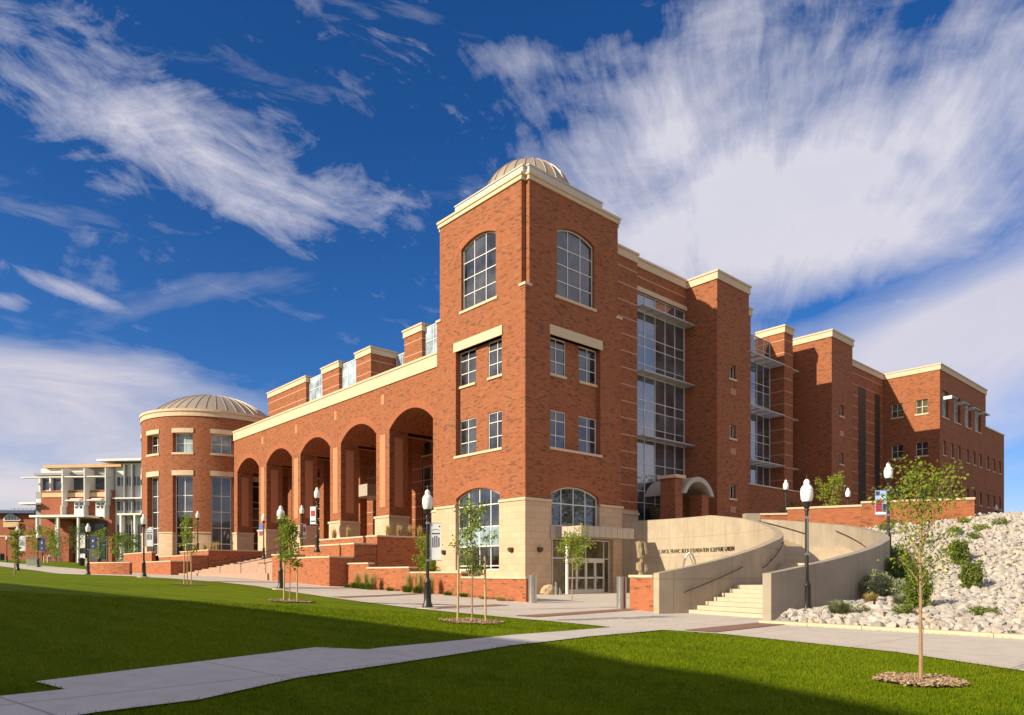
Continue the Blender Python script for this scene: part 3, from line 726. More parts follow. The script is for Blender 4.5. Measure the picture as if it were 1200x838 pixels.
def grass_mat(name, lift=1.0):
    m, t, b = new_mat(name); p = t.node('ShaderNodeNewGeometry').outputs['Position']
    n1 = t.noise(p, .22, 4, .6); n2 = t.noise(p, 1.7, 4, .65); n3 = t.noise(p, 28, 3, .7); n4 = t.noise(p, 5.5, 3, .6)
    x, y, z = t.sep(p); st = t.m('SINE', (x*.62 + y*.78)*4.2 + (n1 - .5)*5.0)
    c = t.mix(t.mapr(n2*.35 + n3*.25 + n4*.4, .38, .62), tuple(q*lift for q in (.075, .118, .002)), tuple(q*lift for q in (.150, .208, .003)))
    c = t.mix(t.mapr(n1, .38, .62, 0, .62), c, tuple(q*lift for q in (.18, .225, .006)))
    c = t.mix(t.mapr(st, -.5, .9, 0, .24), c, tuple(q*lift for q in (.20, .25, .008)))
    c = t.mix(t.mapr(t.noise(p, .9, 5, .7), .56, .72, 0, .42), c, tuple(q*lift for q in (.23, .21, .03)))
    t.l.new(c, b.inputs['Base Color']); b.inputs['Roughness'].default_value = .8; b.inputs['Specular IOR Level'].default_value = .05
    bump(t, b, n3 + n2*.5, .9, .06); return m
M['grass'] = grass_mat('lawn_grass'); M['blade'] = grass_mat('grass_blades', 1.15)
g = grid_mesh('lawn', gx, gy, gvec, M['grass']); tag(g, kind='structure')
# ---- flat paving that follows the ground
def clip_cell(poly, x0, x1, y0, y1):
    def cl(p, ax, lim, keep_less):
        out = []
        for i in range(len(p)):
            a, b = p[i], p[(i+1) % len(p)]
            ia = a[ax] <= lim if keep_less else a[ax] >= lim; ib = b[ax] <= lim if keep_less else b[ax] >= lim
            if ia: out.append(a)
            if ia != ib:
                t = (lim-a[ax])/(b[ax]-a[ax]); out.append((a[0]+t*(b[0]-a[0]), a[1]+t*(b[1]-a[1])))
        return out
    for ax, lim, kl in ((0, x0, False), (0, x1, True), (1, y0, False), (1, y1, True)):
        poly = cl(poly, ax, lim, kl)
        if len(poly) < 3: return None
    return poly
def paving(name, poly, mat, off, cell=.5, tri=False, **kw):
    m = MB(); polys = [poly]
    if tri:
        ts = tessellate_polygon([[Vector((x, y, 0)) for x, y in poly]]); polys = [[poly[i] for i in t] for t in ts]
    for pl in polys:
        xs = [p[0] for p in pl]; ys = [p[1] for p in pl]
        for i in range(math.floor(min(xs)/cell), math.ceil(max(xs)/cell)):
            for j in range(math.floor(min(ys)/cell), math.ceil(max(ys)/cell)):
                q = clip_cell(pl, i*cell, (i+1)*cell, j*cell, (j+1)*cell)
                if q:
                    n = len(m.v); m.v += [(x, y, ground(x, y)+off) for x, y in q]; m.f.append(tuple(range(n, n+len(q))))
    me = bpy.data.meshes.new(name); me.from_pydata(m.v, [], m.f)
    bm = bmesh.new(); bm.from_mesh(me); bmesh.ops.remove_doubles(bm, verts=bm.verts, dist=.0005)
    bmesh.ops.recalc_face_normals(bm, faces=bm.faces)
    up = sum(f.normal.z*f.calc_area() for f in bm.faces)
    if up < 0: bmesh.ops.reverse_faces(bm, faces=bm.faces)
    bm.to_mesh(me); bm.free()
    o = link_mesh(name, me, mat); tag(o, kind='structure'); return o
def path_mat(name, col, ang, jx, jy):
    m, t, b = new_mat(name); p = t.node('ShaderNodeNewGeometry').outputs['Position']; x, y, z = t.sep(p)
    c, s_ = math.cos(ang), math.sin(ang); u = x*c + y*s_; v = y*c - x*s_
    def jt(q, k, w_): r = q/k; f = r - r.floor(); return t.m('LESS_THAN', f, w_)
    j = jt(u, jx, .032/jx).max(jt(v, jy, .032/jy))
    wn = t.node('ShaderNodeTexWhiteNoise', noise_dimensions='2D'); t.l.new(t.vec((u/jx).floor(), (v/jy).floor()), wn.inputs['Vector'])
    n = t.noise(p, .6, 6, .65); f = t.noise(p, 22, 3, .7); sp_ = t.noise(p, 3, 5, .7)
    base = t.mix(t.mapr(n, .3, .7), tuple(q*.88 for q in col), tuple(q*1.06 for q in col))
    base = t.mix(E(t, wn.outputs['Value'])*.22, base, tuple(q*.8 for q in col))
    base = t.mix(t.mapr(sp_, .47, .70, 0, .5), base, tuple(q*.66 for q in col))
    base = t.mix(t.mapr(f, .45, .8, 0, .18), base, tuple(q*.6 for q in col))
    base = t.mix(j*.75, base, tuple(q*.4 for q in col))
    t.l.new(base, b.inputs['Base Color']); b.inputs['Roughness'].default_value = .85; bump(t, b, f*.5 - j, .3, .01); return m
M['path'] = path_mat('concrete_path', (.58, .52, .46), math.atan2(11, 7.5), 2.9, 1.9)
M['plaza'] = path_mat('concrete_plaza', (.62, .53, .43), BR, 3.0, 3.0)
M['paver'] = plain('brick_paver', (.27, .135, .095), .85, var=.25, scale=6, bmp=.3)
plaza = [(-95,112),(-66,90),(-50,74.5),(-41,64.5),(-33,58),(-27.4,52.3),(-24.6,48.4),(-21.6,46.2),(-18.2,44.2),(-14.67,40.74),(-12.38,37.36),(-10.89,35.16),(-7.25,30.36),(-4.3,26.9),(-2.6,25.3),(-.95,23.9),(1.22,21.6),(2.33,20.05),(2.70,19.3),
         (2.9,18.6),(3.99,18.49),(5.17,17.24),(7.22,13.37),(7.76,10.77),(9.6,4.5),(12,0),(24,0),(11.6,15.85),(7.7,20.4),(8.6,22.2),(19,30),(20,44),(10,56),(-20,66),(-34,74),(-56,92),(-88,120)]
paving('plaza_paving', plaza, M['plaza'], .02, tri=True)
path = [(2.72,19.32),(.84,17.43),(0,16.52),(-2.32,12.87),(-2.54,12.43),(-3.42,12.38),(-5.27,7.86),(-4.72,7.51),(-5.6,6.1),(-7.6,2.6),(-6.0,1.6),(-3.81,6.47),(-3.21,7.32),(-2.71,9.02),(0,14.11),(1.77,16.4),(3.99,18.52)]
paving('footpath', path, M['path'], .026, tri=True)
def strip(p, q, w_, off=.032):
    d = Vector((q[0]-p[0], q[1]-p[1])).normalized()*w_/2; n = (-d.y, d.x)
    return [(p[0]+n[0], p[1]+n[1]), (p[0]-n[0], p[1]-n[1]), (q[0]-n[0], q[1]-n[1]), (q[0]+n[0], q[1]+n[1])]
for p, q, w_ in (((.45,23.7),(4.9,29.1),.95), ((-3.4,26.5),(-.4,31.7),.7), ((-7.8,31.7),(-5.0,39.7),.7), ((-13,39.1),(-9.5,47.6),.7), ((-18.6,44.6),(-16,51),.8), ((4.75,18.05),(8.05,21.25),.9)):
    paving('paver_band', strip(p, q, w_), M['paver'], .034)
# mulch rings round the lawn trees
M['mulch'] = plain('bark_mulch', (.25, .14, .07), .95, var=.5, scale=9, bmp=1.0)
for x, y, r in ((5.59,9.75,.52), (-1.16,20.6,.95), (-8.3,26.8,.85), (-17.4,38.1,.9)):
    ring = [(x+r*(1+.08*math.sin(5*t+x))*math.cos(t), y+r*(1+.08*math.sin(5*t+x))*math.sin(t)) for t in [2*math.pi*i/28 for i in range(28)]]
    paving('mulch_bed', ring, M['mulch'], .028, cell=.25)
# ---- rocky bank
M['gravel'] = plain('gravel_bed', (.30, .27, .24), .95, var=.35, scale=7, bmp=.8)
rr = [18.45+i*.45 for i in range(60)]; k = .45
while rr[-1] < 900: k *= 1.25; rr.append(rr[-1]+k)
th = [R(-150+i*1.0) for i in range(0, 181)]
v = []
for r in rr:
    for t in th: x = CX+r*math.cos(t); y = CY+r*math.sin(t); v.append((x, y, rockz(x, y)))
nt = len(th); i = np.arange(nt-1)[None, :] + np.arange(len(rr)-1)[:, None]*nt; i = i.ravel()
ff = np.stack([i, i+nt, i+nt+1, i+1], 1); va = np.array(v)
keep = (va[ff][:, :, 2].max(1) > -.3)
bank = np_mesh('bank_ground', va, ff[keep], M['gravel']); tag(bank, kind='structure')
terr = [(CX+14.3*math.cos(R(t)), CY+14.3*math.sin(R(t))) for t in range(22, 58, 3)] + [W(9.4, 1.2), W(19.3, 1.3), W(60, 1.3), W(60, -4.6), W(62, -18), (40, 41), (27.65, 42.5), (22.15, 45.0), (18.28, 47.1), (16.6, 46.6), (CX+18.4*math.cos(R(24)), CY+18.4*math.sin(R(24)))]
m = MB()
for tr in tessellate_polygon([[Vector((x, y, 0)) for x, y in terr]]): m.add([(terr[i][0], terr[i][1], 4.0) for i in tr], [(0, 1, 2)])
o = m.build('upper_terrace', M['plaza']); tag(o, kind='structure')
# edging kerb between walk and rocks
m = MB(); d = Vector((.64, -.768)); n_ = Vector((.768, .64))
p0 = Vector((7.75, 20.5)) - d*.7
pts = [p0 + d*i*1.5 for i in range(22)]
for a, b_ in zip(pts, pts[1:]):
    q = [(a.x, a.y), (b_.x-d.x*.015, b_.y-d.y*.015), (b_.x-d.x*.015+n_.x*.32, b_.y-d.y*.015+n_.y*.32), (a.x+n_.x*.32, a.y+n_.y*.32)]
    m.prism(q, -.1, .11)
tag(m.build('kerb', M['precast']), kind='structure')
# ================================================================== CONCRETE STAIR WALLS
def ztab(tab):
    def f(t):
        a = math.degrees(t)
        if a <= tab[0][0]: return tab[0][1]
        for (x, y), (x2, y2) in zip(tab, tab[1:]):
            if a <= x2: return y + (y2-y)*(a-x)/(x2-x)
        return tab[-1][1]
    return f
z1 = ztab([(-66,1.51),(-55,1.97),(-35,2.86),(-20,3.38),(-10,3.78),(1.6,4.33),(8,4.62),(23,5.13),(56,5.17)])
z2 = ztab([(-62.5,1.50),(-50,2.08),(-35,2.75),(-27,3.02),(-8,3.82),(.4,4.17),(7.8,4.43),(15.7,4.74),(24.5,5.05)])
wall1 = empty('concrete_wall', (CX+14.15*math.cos(R(-66)), CY+14.15*math.sin(R(-66)), 0), 0, 'tall curved concrete retaining wall with metal lettering beside the garden stairs', 'retaining wall')
wall2 = empty('concrete_wall', (CX+18.5*math.cos(R(-62.5)), CY+18.5*math.sin(R(-62.5)), 0), 0, 'outer curved concrete stair wall rising along the edge of the rocks', 'retaining wall')
def rel(o): x, y, z = o.location; return lambda px, py, pz: (px-x, py-y, pz-z)
m = MB(rel(wall1)); m.arc(CX, CY, 14.0, 14.35, R(-66), R(55), -.3, z1, 110); m.build('wall', M['concrete_in'], wall1)
m = MB(rel(wall2)); m.arc(CX, CY, 18.35, 18.70, R(-62.5), R(24.5), -.3, z2, 80); m.build('wall', M['concrete'], wall2)
px_, py_ = CX+18.0*math.cos(R(25.6)), CY+18.0*math.sin(R(25.6))
m = MB(rel(wall2)); m.box(px_-.5, px_+.45, py_-.3, py_+.3, 3.9, 5.42); m.build('end_post', M['concrete'], wall2)
# lettering on the inside of the inner wall
M['letter'] = plain('bronze_letter', (.05, .035, .02), .4, metal=.3)
def lettering(text, r, th0, th1, z, h, par, mat, flip=-1):
    fc = bpy.data.curves.new('lettering', 'FONT'); fc.body = 'A'
    vs_, fs_ = [], []; widths = []; meshes = []
    for ch in text:
        if ch == ' ': widths.append(.38); meshes.append(None); continue
        fc.body = ch; fc.size = 1; fc.extrude = .02; fc.offset = -.03; ob = bpy.data.objects.new('tmp', fc); me = bpy.data.meshes.new_from_object(ob)
        bpy.data.objects.remove(ob)
        c = np.zeros(len(me.vertices)*3); me.vertices.foreach_get('co', c); c = c.reshape(-1, 3)
        widths.append(c[:, 0].max()-c[:, 0].min()+.13); c[:, 0] -= c[:, 0].min(); meshes.append((c, [tuple(p.vertices) for p in me.polygons])); bpy.data.meshes.remove(me)
    tot = sum(widths); u = 0
    for wd, mm in zip(widths, meshes):
        if mm:
            c, fs = mm; n = len(vs_)
            for x, y, zc in c:
                t = th0 + (th1-th0)*(u+x)/tot; rr_ = r - .04 - zc
                vs_.append((CX+rr_*math.cos(t), CY+rr_*math.sin(t), z + y*h/.7))
            fs_ += [tuple(i+n for i in f) for f in fs]
        u += wd
    bpy.data.curves.remove(fc)
    m = MB(rel(par)); m.add(vs_, fs_); return m.build('lettering', M[mat], par)
lettering('CAROL FRANC BUCK FOUNDATION SCULPTURE GARDEN', 14.0, R(41.5), R(12.6), 2.84, .28, wall1, 'letter')
# ---- steps between the walls
st = empty('garden_stairs', (CX+16*math.cos(R(-60)), CY+16*math.sin(R(-60)), 0), 0, 'curving pale concrete steps climbing between two curved walls', 'stairs')
def flight(t0, t1, za, zb, n, t_end):
    dt = (t1-t0)/n
    for i in range(n):
        z = za+(zb-za)*(i+1)/n
        m = MB(rel(st)); m.arc(CX, CY, 14.355, 18.345, R(t0+i*dt), R(t0+(i+1)*dt) if i < n-1 else R(t_end), -.2, z, 4 if i < n-1 else 24); m.build('step', M['step'], st)
flight(-60.5, -48.5, 0.0, 1.05, 7, -40); flight(-40, -29, 1.05, 1.95, 6, -14); flight(-14, -1, 1.95, 2.95, 7, 10); flight(10, 24, 2.95, 4.0, 7, 26)
def rail(par, r, tb, zb0, zb1, sgn):
    m = MB(rel(par)); pts = []; n = 10
    for i in range(n+1):
        t = R(tb[0]+(tb[1]-tb[0])*i/n); pts.append((CX+r*math.cos(t), CY+r*math.sin(t), zb0+(zb1-zb0)*i/n))
    m.tube(pts, .025, 8)
    for i in (0, 3, 7, 10):
        t = R(tb[0]+(tb[1]-tb[0])*i/n); p = pts[i]; q = (CX+(r+sgn*.13)*math.cos(t), CY+(r+sgn*.13)*math.sin(t), p[2]-.06); m.bar(p, q, .016, 6); m.bar(q, (q[0]+sgn*.02*math.cos(t), q[1]+sgn*.02*math.sin(t), q[2]), .045, 8)
    m.build('handrail', M['bronze'], par)
rail(wall1, 14.47, (-61.4, -48.3), .84, 1.76, -1); rail(wall1, 14.47, (-40.5, -28), 1.78, 2.9, -1)
rail(wall2, 18.22, (-14.2, .2), 2.74, 3.84, 1); rail(wall2, 18.22, (10, 24.6), 3.83, 4.95, 1)
# ================================================================== BRICK GARDEN AND PLANTER WALLS
def tbox(t, x0, x1, y0, y1, z0, z1, name, mat, mbs=None):
    pass
def planter(name, a0, a1, b0, b1, zt, label, cat='planter', extra=None, zb=0.0, soil=True):
    ax, ay = W(a0, b0); e = empty(name, (ax, ay, ground(ax, ay)), BR, label, cat); z0 = e.location.z
    mp = lambda x, y, z: (x-a0, y-b0, z-z0)
    m = MB(mp); m.box(a0, a1, b0, b1, zb, zt-.11); m.build('brick_body', M['brick_garden'], e)
    m = MB(mp); o_ = .05; w_ = .38
    if soil and (a1-a0) > 1.0:
        m.box(a0-o_, a0+w_, b0-o_, b1+o_, zt-.11, zt); m.box(a1-w_, a1, b0-o_, b1+o_, zt-.11, zt); m.box(a0+w_, a1-w_, b0-o_, b0+w_, zt-.11, zt); m.box(a0+w_, a1-w_, b1-w_, b1+o_, zt-.11, zt)
    else: m.box(a0-o_, a1, b0-o_, b1+o_, zt-.11, zt)
    m.build('coping', M['precast'], e, bevel=.012)
    if soil and (a1-a0) > 1.0:
        m = MB(mp); m.box(a0+w_, a1-w_, b0+w_, b1-w_, zt-.11, zt-.04); m.build('soil', M['soil'], e)
    return e
planter('brick_planter', -3.86, 1.10, 11.0, 19.5, 4.18, 'tallest brick planter of the stepped group against the corner tower')
planter('brick_planter', -5.66, -3.91, 11.0, 19.5, 3.59, 'middle step of the brick planters right of the pink stairs')
p3 = planter('brick_planter', -7.5, -5.71, 11.0, 18.4, 2.66, 'lowest front brick planter right of the pink stairs')
planter('brick_pier', -7.62, -5.71, 18.46, 19.8, 2.95, 'square brick pier ending the planters beside the pink stairs', 'pier', soil=False)
planter('brick_planter', -4.7, 1.05, 42.0, 50.9, 3.92, 'tallest brick planter left of the pink stairs, below the rotunda')
planter('brick_planter', -6.5, -4.75, 42.0, 52.3, 3.37, 'middle step of the brick planters left of the pink stairs')
planter('brick_planter', -8.3, -6.55, 42.0, 51.5, 2.75, 'lowest front brick planter left of the pink stairs')
planter('brick_wall', -7.2, -6.8, 52.4, 64.2, 3.9, 'long straight brick retaining wall under the rotunda', 'wall', soil=False)
def arcthing(name, cx, cy, r0, r1, t0, t1, zt, label):
    x, y = cx+r0*math.cos(t0), cy+r0*math.sin(t0); e = empty(name, (x, y, ground(x, y)), 0, label, 'wall'); mp = rel(e)
    m = MB(mp); m.arc(cx, cy, r0, r1, t0, t1, ground(x, y)-.5, zt-.1, 20); m.build('brick_body', M['brick_garden'], e)
    m = MB(mp); m.arc(cx, cy, r0-.04, r1+.04, t0-.01, t1+.01, zt-.1, zt, 20); m.build('coping', M['precast'], e); return e
arcthing('seat_wall', -35.7, 72.5, 6.1, 6.6, R(178), R(272), 2.55, 'low curved brick seat wall at the left end of the terrace walls')
# stepped low wall in front of the tower
ax, ay = W(-6.3, -6.8); lw = empty('stepped_brick_wall', (ax, ay, 0), BR, 'low brick wall stepping down along the walk before the stone tower base', 'wall'); mp = lambda x, y, z: (x+6.3, y+6.8, z)
for b0, b1, zt, off in ((-6.8,-1.72,1.33,0), (-1.69,3.24,1.60,.0), (3.27,8.1,1.90,.06), (8.13,11.2,2.20,-.06)):
    m = MB(mp); m.box(-6.3-off, -5.85, b0, b1, -.4, zt-.1); m.build('brick_body', M['brick_garden'], lw)
    m = MB(mp); m.box(-6.36-off, -5.8, b0-.02, b1+.02, zt-.1, zt); m.build('coping', M['precast'], lw, bevel=.01)
# short pier beside the stair wall
e = empty('brick_pier', (4.72, 29.1, ground(4.72, 29.1)), math.atan2(-1.7, .8), 'short square brick pier beside the end of the curved concrete wall', 'pier')
m = MB(); m.box(.18, 1.75, -.0, .55, -.2, 1.33); m.build('brick_body', M['brick_garden'], e)
m = MB(); m.box(.14, 1.75, -.04, .6, 1.33, 1.43); m.build('coping', M['precast'], e)
# garden wall of the upper terrace
gwl = empty('garden_wall', (18.28, 47, 4), 0, 'long orange brick parapet wall above the rocks with stepped pale coping', 'wall')
for (x0, y0), (x1, y1), zt in (((16.55,47.35),(18.2,47.04),5.50), ((18.2,47.04),(22.1,44.93),5.85), ((22.1,44.93),(27.65,42.5),6.05)):
    d = Vector((x1-x0, y1-y0)); L_ = d.length; d.normalize(); n_ = Vector((-d.y, d.x))
    def mpq(u, w__, z, x0=x0, y0=y0, d=d, n_=n_): return (x0+d.x*u+n_.x*w__-18.28, y0+d.y*u+n_.y*w__-47, z-4)
    m = MB(mpq); m.box(.01, L_, 0, .42, 3.2, zt-.13); m.build('brick_body', M['brick_garden'], gwl); m = MB(mpq); m.box(-.04, L_+.03, -.06, .48, zt-.13, zt); m.build('coping', M['precast'], gwl)
# ---- wide pink stairs up to the arcade
ax, ay = W(-7.6, 20); gs = empty('grand_stairs', (ax, ay, 1.2), BR, 'wide pink paved stairs rising to the brick arcade between planters', 'stairs'); mp = lambda x, y, z: (x+7.6, y-20, z-1.2)
ns = 12
for i in range(ns):
    a0 = -7.6+i*.70; z = 1.36+(3.1-1.36)*(i+1)/ns
    m = MB(mp); m.box(a0, a0+.70 if i < ns-1 else 9.5, 19.85 if a0 < 1 else 19.85, 41.98, -.2, z); m.build('step', M['stair_pink'], gs)
for bb in (21.5, 26.5, 31.2, 36.8):
    m = MB(mp)
    def sz(a): return 1.36 + (3.1-1.36)*min(1, max(0, (a+7.6)/8.4))
    m.tube([(a, bb, sz(a)+.92) for a in (-8.0, -7.5, 0.8, 1.4)], .028, 8)
    for a in (-7.4, -3.4, .7): m.bar((a, bb, sz(a)), (a, bb, sz(a)+.92), .024, 6)
    m.build('handrail', M['bronze'], gs)
bx2 = MB(); 
o = MB(); o.add([(*W(1.0, T), 3.05), (*W(9.6, T), 3.05), (*W(9.6, 50.8), 3.05), (*W(1.0, 50.8), 3.05)], [(0,1,2,3)]); tag(o.build('arcade_floor', M['plaza']), kind='structure')
# terrace balustrade seen through the first arch
e = empty('terrace_railing', (*W(3.4, 11.2), 4.1), BR, 'dark metal railing on the terrace inside the nearest arch', 'railing')
m = MB()
for z in (.35, .6, .85, 1.05): m.bar((0, 0, z), (0, 8.2, z), .03, 6)
for i in range(6): m.bar((0, i*1.64, 0), (0, i*1.64, 1.05), .03, 6)
m.build('rails', M['bronze'], e)
# ================================================================== STEEL POSTS AND SCULPTURES
for (x, y, lab) in ((.98, 33.94, 'round brushed steel post at the end of the stepped brick wall'), (4.52, 29.35, 'round brushed steel post beside the short brick pier')):
    e = empty('steel_post', (x, y, ground(x, y)), 0, lab, 'post', 'round steel posts at the entrance'); m = MB(); m.lathe([(.001,1.33),(.18,1.33),(.2,1.31),(.2,.0)], 0, 0, 28); m.build('post', M['steel'], e, smooth=True)
    m = MB(); m.lathe([(.001,1.36),(.21,1.36),(.21,1.32),(.2,1.31)], 0, 0, 28); m.build('cap', M['steel'], e, smooth=True)
M['totem'] = plain('carved_wood', (.30, .22, .12), .8, var=.35, scale=5, bmp=.6)
def lumpy(name, mat, par, secs, n=10, seed=1, jit=.1):
    rnd = random.Random(seed); m = MB(); k = len(secs); vv = []
    for (z, rx, ry, ox, oy) in secs:
        for i in range(n):
            t = 2*math.pi*i/n; q = 1+rnd.uniform(-jit, jit); vv.append((ox+rx*q*math.cos(t), oy+ry*q*math.sin(t), z+rnd.uniform(-.02, .02)))
    ff = [(s_*n+i, s_*n+(i+1) % n, (s_+1)*n+(i+1) % n, (s_+1)*n+i) for s_ in range(k-1) for i in range(n)] + [tuple(range(n-1,-1,-1)), tuple(range((k-1)*n, k*n))]
    m.add(vv, ff); return m.build(name, M[mat], par)
e = empty('totem_sculpture', (6.15, 34.0, .05), 0, 'tall knobbly carved totem sculpture standing behind the short brick pier', 'sculpture')
lumpy('figure', 'totem', e, [(0,.15,.14,0,0),(.5,.14,.13,0,0),(1.35,.12,.12,.0,0),(1.5,.12,.12,.05,0),(1.6,.19,.16,-.02,0),(1.95,.18,.16,-.04,0),(2.03,.10,.1,.06,0),(2.12,.11,.1,.06,0),(2.2,.17,.15,.0,0),(2.55,.18,.16,.0,0),(2.75,.17,.15,-.04,0),(2.92,.18,.15,-.06,0),(2.97,.10,.1,-.06,0)], 9, 3, .12)
lumpy('knot', 'totem', e, [(1.5,.05,.08,.22,0),(1.6,.12,.12,.24,0),(1.8,.11,.1,.22,0),(1.9,.04,.05,.2,0)], 8, 5)
lumpy('knot', 'totem', e, [(2.3,.04,.06,.2,.02),(2.4,.10,.1,.24,.02),(2.85,.09,.1,.2,.02),(2.95,.04,.05,.18,.02)], 8, 6)
e = empty('arch_sculpture', (10.05, 40.2, .1), 0, 'slender polished metal arch sculpture before the lettered concrete wall', 'sculpture')
m = MB(); pts = [(-.42*math.cos(t)*(1 if t < 1.57 else 1), .12*math.sin(2*t), 2.55*math.sin(t)**.75) for t in [math.pi*i/24 for i in range(25)]]; m.tube(pts, .055, 8); m.build('arch', M['steel'], e, smooth=True)
m = MB(); m.tube([(.25, .1, 0), (.33, .02, 1.0), (.2, -.04, 1.9), (-.05, 0, 2.5)], .035, 8); m.build('inner_strand', M['steel'], e, smooth=True)
M['boulder'] = plain('sandstone', (.42, .31, .18), .9, var=.3, scale=3, bmp=.6); M['greystone'] = plain('grey_stone', (.22, .21, .19), .9, var=.3, scale=4, bmp=.5)
e = empty('boulder_sculpture', (2.35, 44.0, .15), 0, 'tan boulder with small grey stone figures beside the tower entrance', 'sculpture')
lumpy('boulder', 'boulder', e, [(0,.36,.3,-.1,0),(.12,.48,.36,-.12,0),(.4,.46,.36,-.1,0),(.58,.32,.28,-.05,0),(.66,.15,.15,0,0)], 12, 4, .1)
lumpy('stone_figure', 'greystone', e, [(0,.11,.1,.38,-.2),(.3,.12,.11,.36,-.2),(.5,.09,.09,.35,-.18),(.62,.06,.06,.36,-.18),(.74,.07,.07,.36,-.18),(.82,.03,.03,.36,-.18)], 8, 7)
lumpy('stone_figure', 'greystone', e, [(0,.12,.1,.62,-.15),(.18,.12,.1,.62,-.15),(.32,.06,.06,.6,-.15),(.42,.06,.06,.6,-.15),(.46,.02,.02,.6,-.15)], 8, 8)
# ================================================================== STREET LAMPS
m_, t_, b_ = new_mat('lamp_globe')
b_.inputs['Base Color'].default_value = (.82, .80, .76, 1); b_.inputs['Roughness'].default_value = .25; b_.inputs['Transmission Weight'].default_value = .0
p_ = t_.node('ShaderNodeNewGeometry').outputs['Position']; bump(t_, b_, t_.noise(p_, 14, 2), .3, .01); M['globe'] = m_
def make_lamp():
    r = empty('street_lamp')
    m = MB(); m.lathe([(.001,0),(.24,0),(.24,.05),(.20,.09),(.19,.16),(.15,.24),(.13,.42),(.115,.95),(.13,.99),(.13,1.04),(.09,1.10),(.075,1.18)], 0, 0, 16)
    for i in range(8):
        t = 2*math.pi*i/8; m.bar((.13*math.cos(t), .13*math.sin(t), .2), (.112*math.cos(t), .112*math.sin(t), .95), .012, 4)
    m.build('lamp_base', M['dark'], r, smooth=True)
    m = MB(); m.lathe([(.065,1.14),(.055,3.42),(.075,3.44),(.075,3.49),(.055,3.52)], 0, 0, 14); m.build('pole', M['dark'], r, smooth=True)
    m = MB(); m.lathe([(.05,3.5),(.10,3.56),(.11,3.62),(.15,3.68),(.165,3.72),(.15,3.74)], 0, 0, 18); m.build('collar', M['dark'], r, smooth=True)
    m = MB(); m.lathe([(.13,3.73),(.18,3.82),(.195,3.95),(.20,4.05),(.19,4.12),(.20,4.13),(.19,4.16),(.15,4.24),(.10,4.29),(.09,4.32),(.10,4.36),(.085,4.42),(.04,4.47),(.001,4.48)], 0, 0, 24); g_ = m.build('globe', M['globe'], r, smooth=True)
    m = MB(); m.lathe([(.03,4.46),(.015,4.52),(.022,4.54),(.008,4.58),(.001,4.66)], 0, 0, 8); m.build('finial', M['dark'], r, smooth=True)
    return r
def copy_tree(o, parent=None):
    c = o.copy(); scene.collection.objects.link(c); c.parent = parent
    for ch in o.children: copy_tree(ch, c)
    return c
lamp0 = make_lamp()
LAMPS = [(-3.16,26.6,None,'black lamp post before the corner tower, holding a white banner'),
 (-12.3,37.8,None,'black lamp post on the lawn edge before the pink stairs, no banner'),
 (-25.9,50,None,'black lamp post left of the brick planters, carrying a pale banner'),
 (-36.8,61.7,None,'black lamp post left of the curved seat wall, with a navy banner'),
 (-50,71.9,None,'second lamp post from the left edge, next to a pale banner'),
 (-60.7,91,None,'lamp post beside the small utility box far on the left lawn'),
 (-86.7,122,None,'smallest lamp post at the far left edge of the lawn'),
 (-13.44,49,2.95,'lamp post rising above the right planters before the arcade, white and red banner'),
 (-18.33,62,2.96,'lamp post atop the pink stairs with a narrow low banner'),
 (-24.45,70,2.92,'lamp post at the left top corner of the pink stairs with a small blue banner'),
 (-33.16,75,3.6,'lamp post standing before the rotunda stone base'),
 (9.62,23.2,.1,'large black lamp post in front of the outer concrete stair wall'),
 (17.95,33.9,2.3,'black lamp post on the rocks with a coloured picture banner'),
 (20.42,53,4.0,'lamp post behind the brick parapet on the upper terrace, left one'),
 (27.41,58,4.0,'lamp post half hidden behind the parapet right of the terrace tree'),
 (61.3,90,5.7,'lamp globe barely showing above the rocks at the right end of the building')]
lamp_at = []
for i, (x, y, z, lab) in enumerate(LAMPS):
    o = lamp0 if i == 0 else copy_tree(lamp0)
    z = ground(x, y)-.02 if z is None else z
    o.location = (x, y, z); tag(o, lab, 'street lamp', 'street lamps'); lamp_at.append((x, y, z))
    if i > 0: o.rotation_euler = (0, 0, i*.7)
# footings of the nearest ones
for x, y in ((-3.16,26.6), (-12.3,37.8), (-25.9,50)):
    m = MB(); m.lathe([(.001,.05),(.42,.05),(.44,.03),(.44,-.1)], 0, 0, 20); o = m.build('lamp_footing', M['precast']); o.location = (x, y, ground(x, y)+.0)
    tag(o, {-3.16: 'round concrete footing under the banner lamp before the tower', -12.3: 'round concrete footing under the lamp before the pink stairs', -25.9: 'round concrete footing under the lamp left of the planters'}[x], 'lamp footing')
def flat_mat(name, col): return plain(name, col, .75, var=.05, scale=4)
M['ban_white'] = flat_mat('banner_white', (.70, .70, .72)); M['ban_navy'] = flat_mat('banner_navy', (.03, .045, .12)); M['ban_blue'] = flat_mat('banner_blue', (.10, .18, .50))
M['ban_red'] = flat_mat('banner_red', (.42, .05, .06)); M['ban_grey'] = flat_mat('banner_grey', (.16, .17, .20)); M['ban_ink'] = flat_mat('banner_ink', (.03, .035, .06)); M['ban_sky'] = flat_mat('banner_sky', (.35,.50,.80))
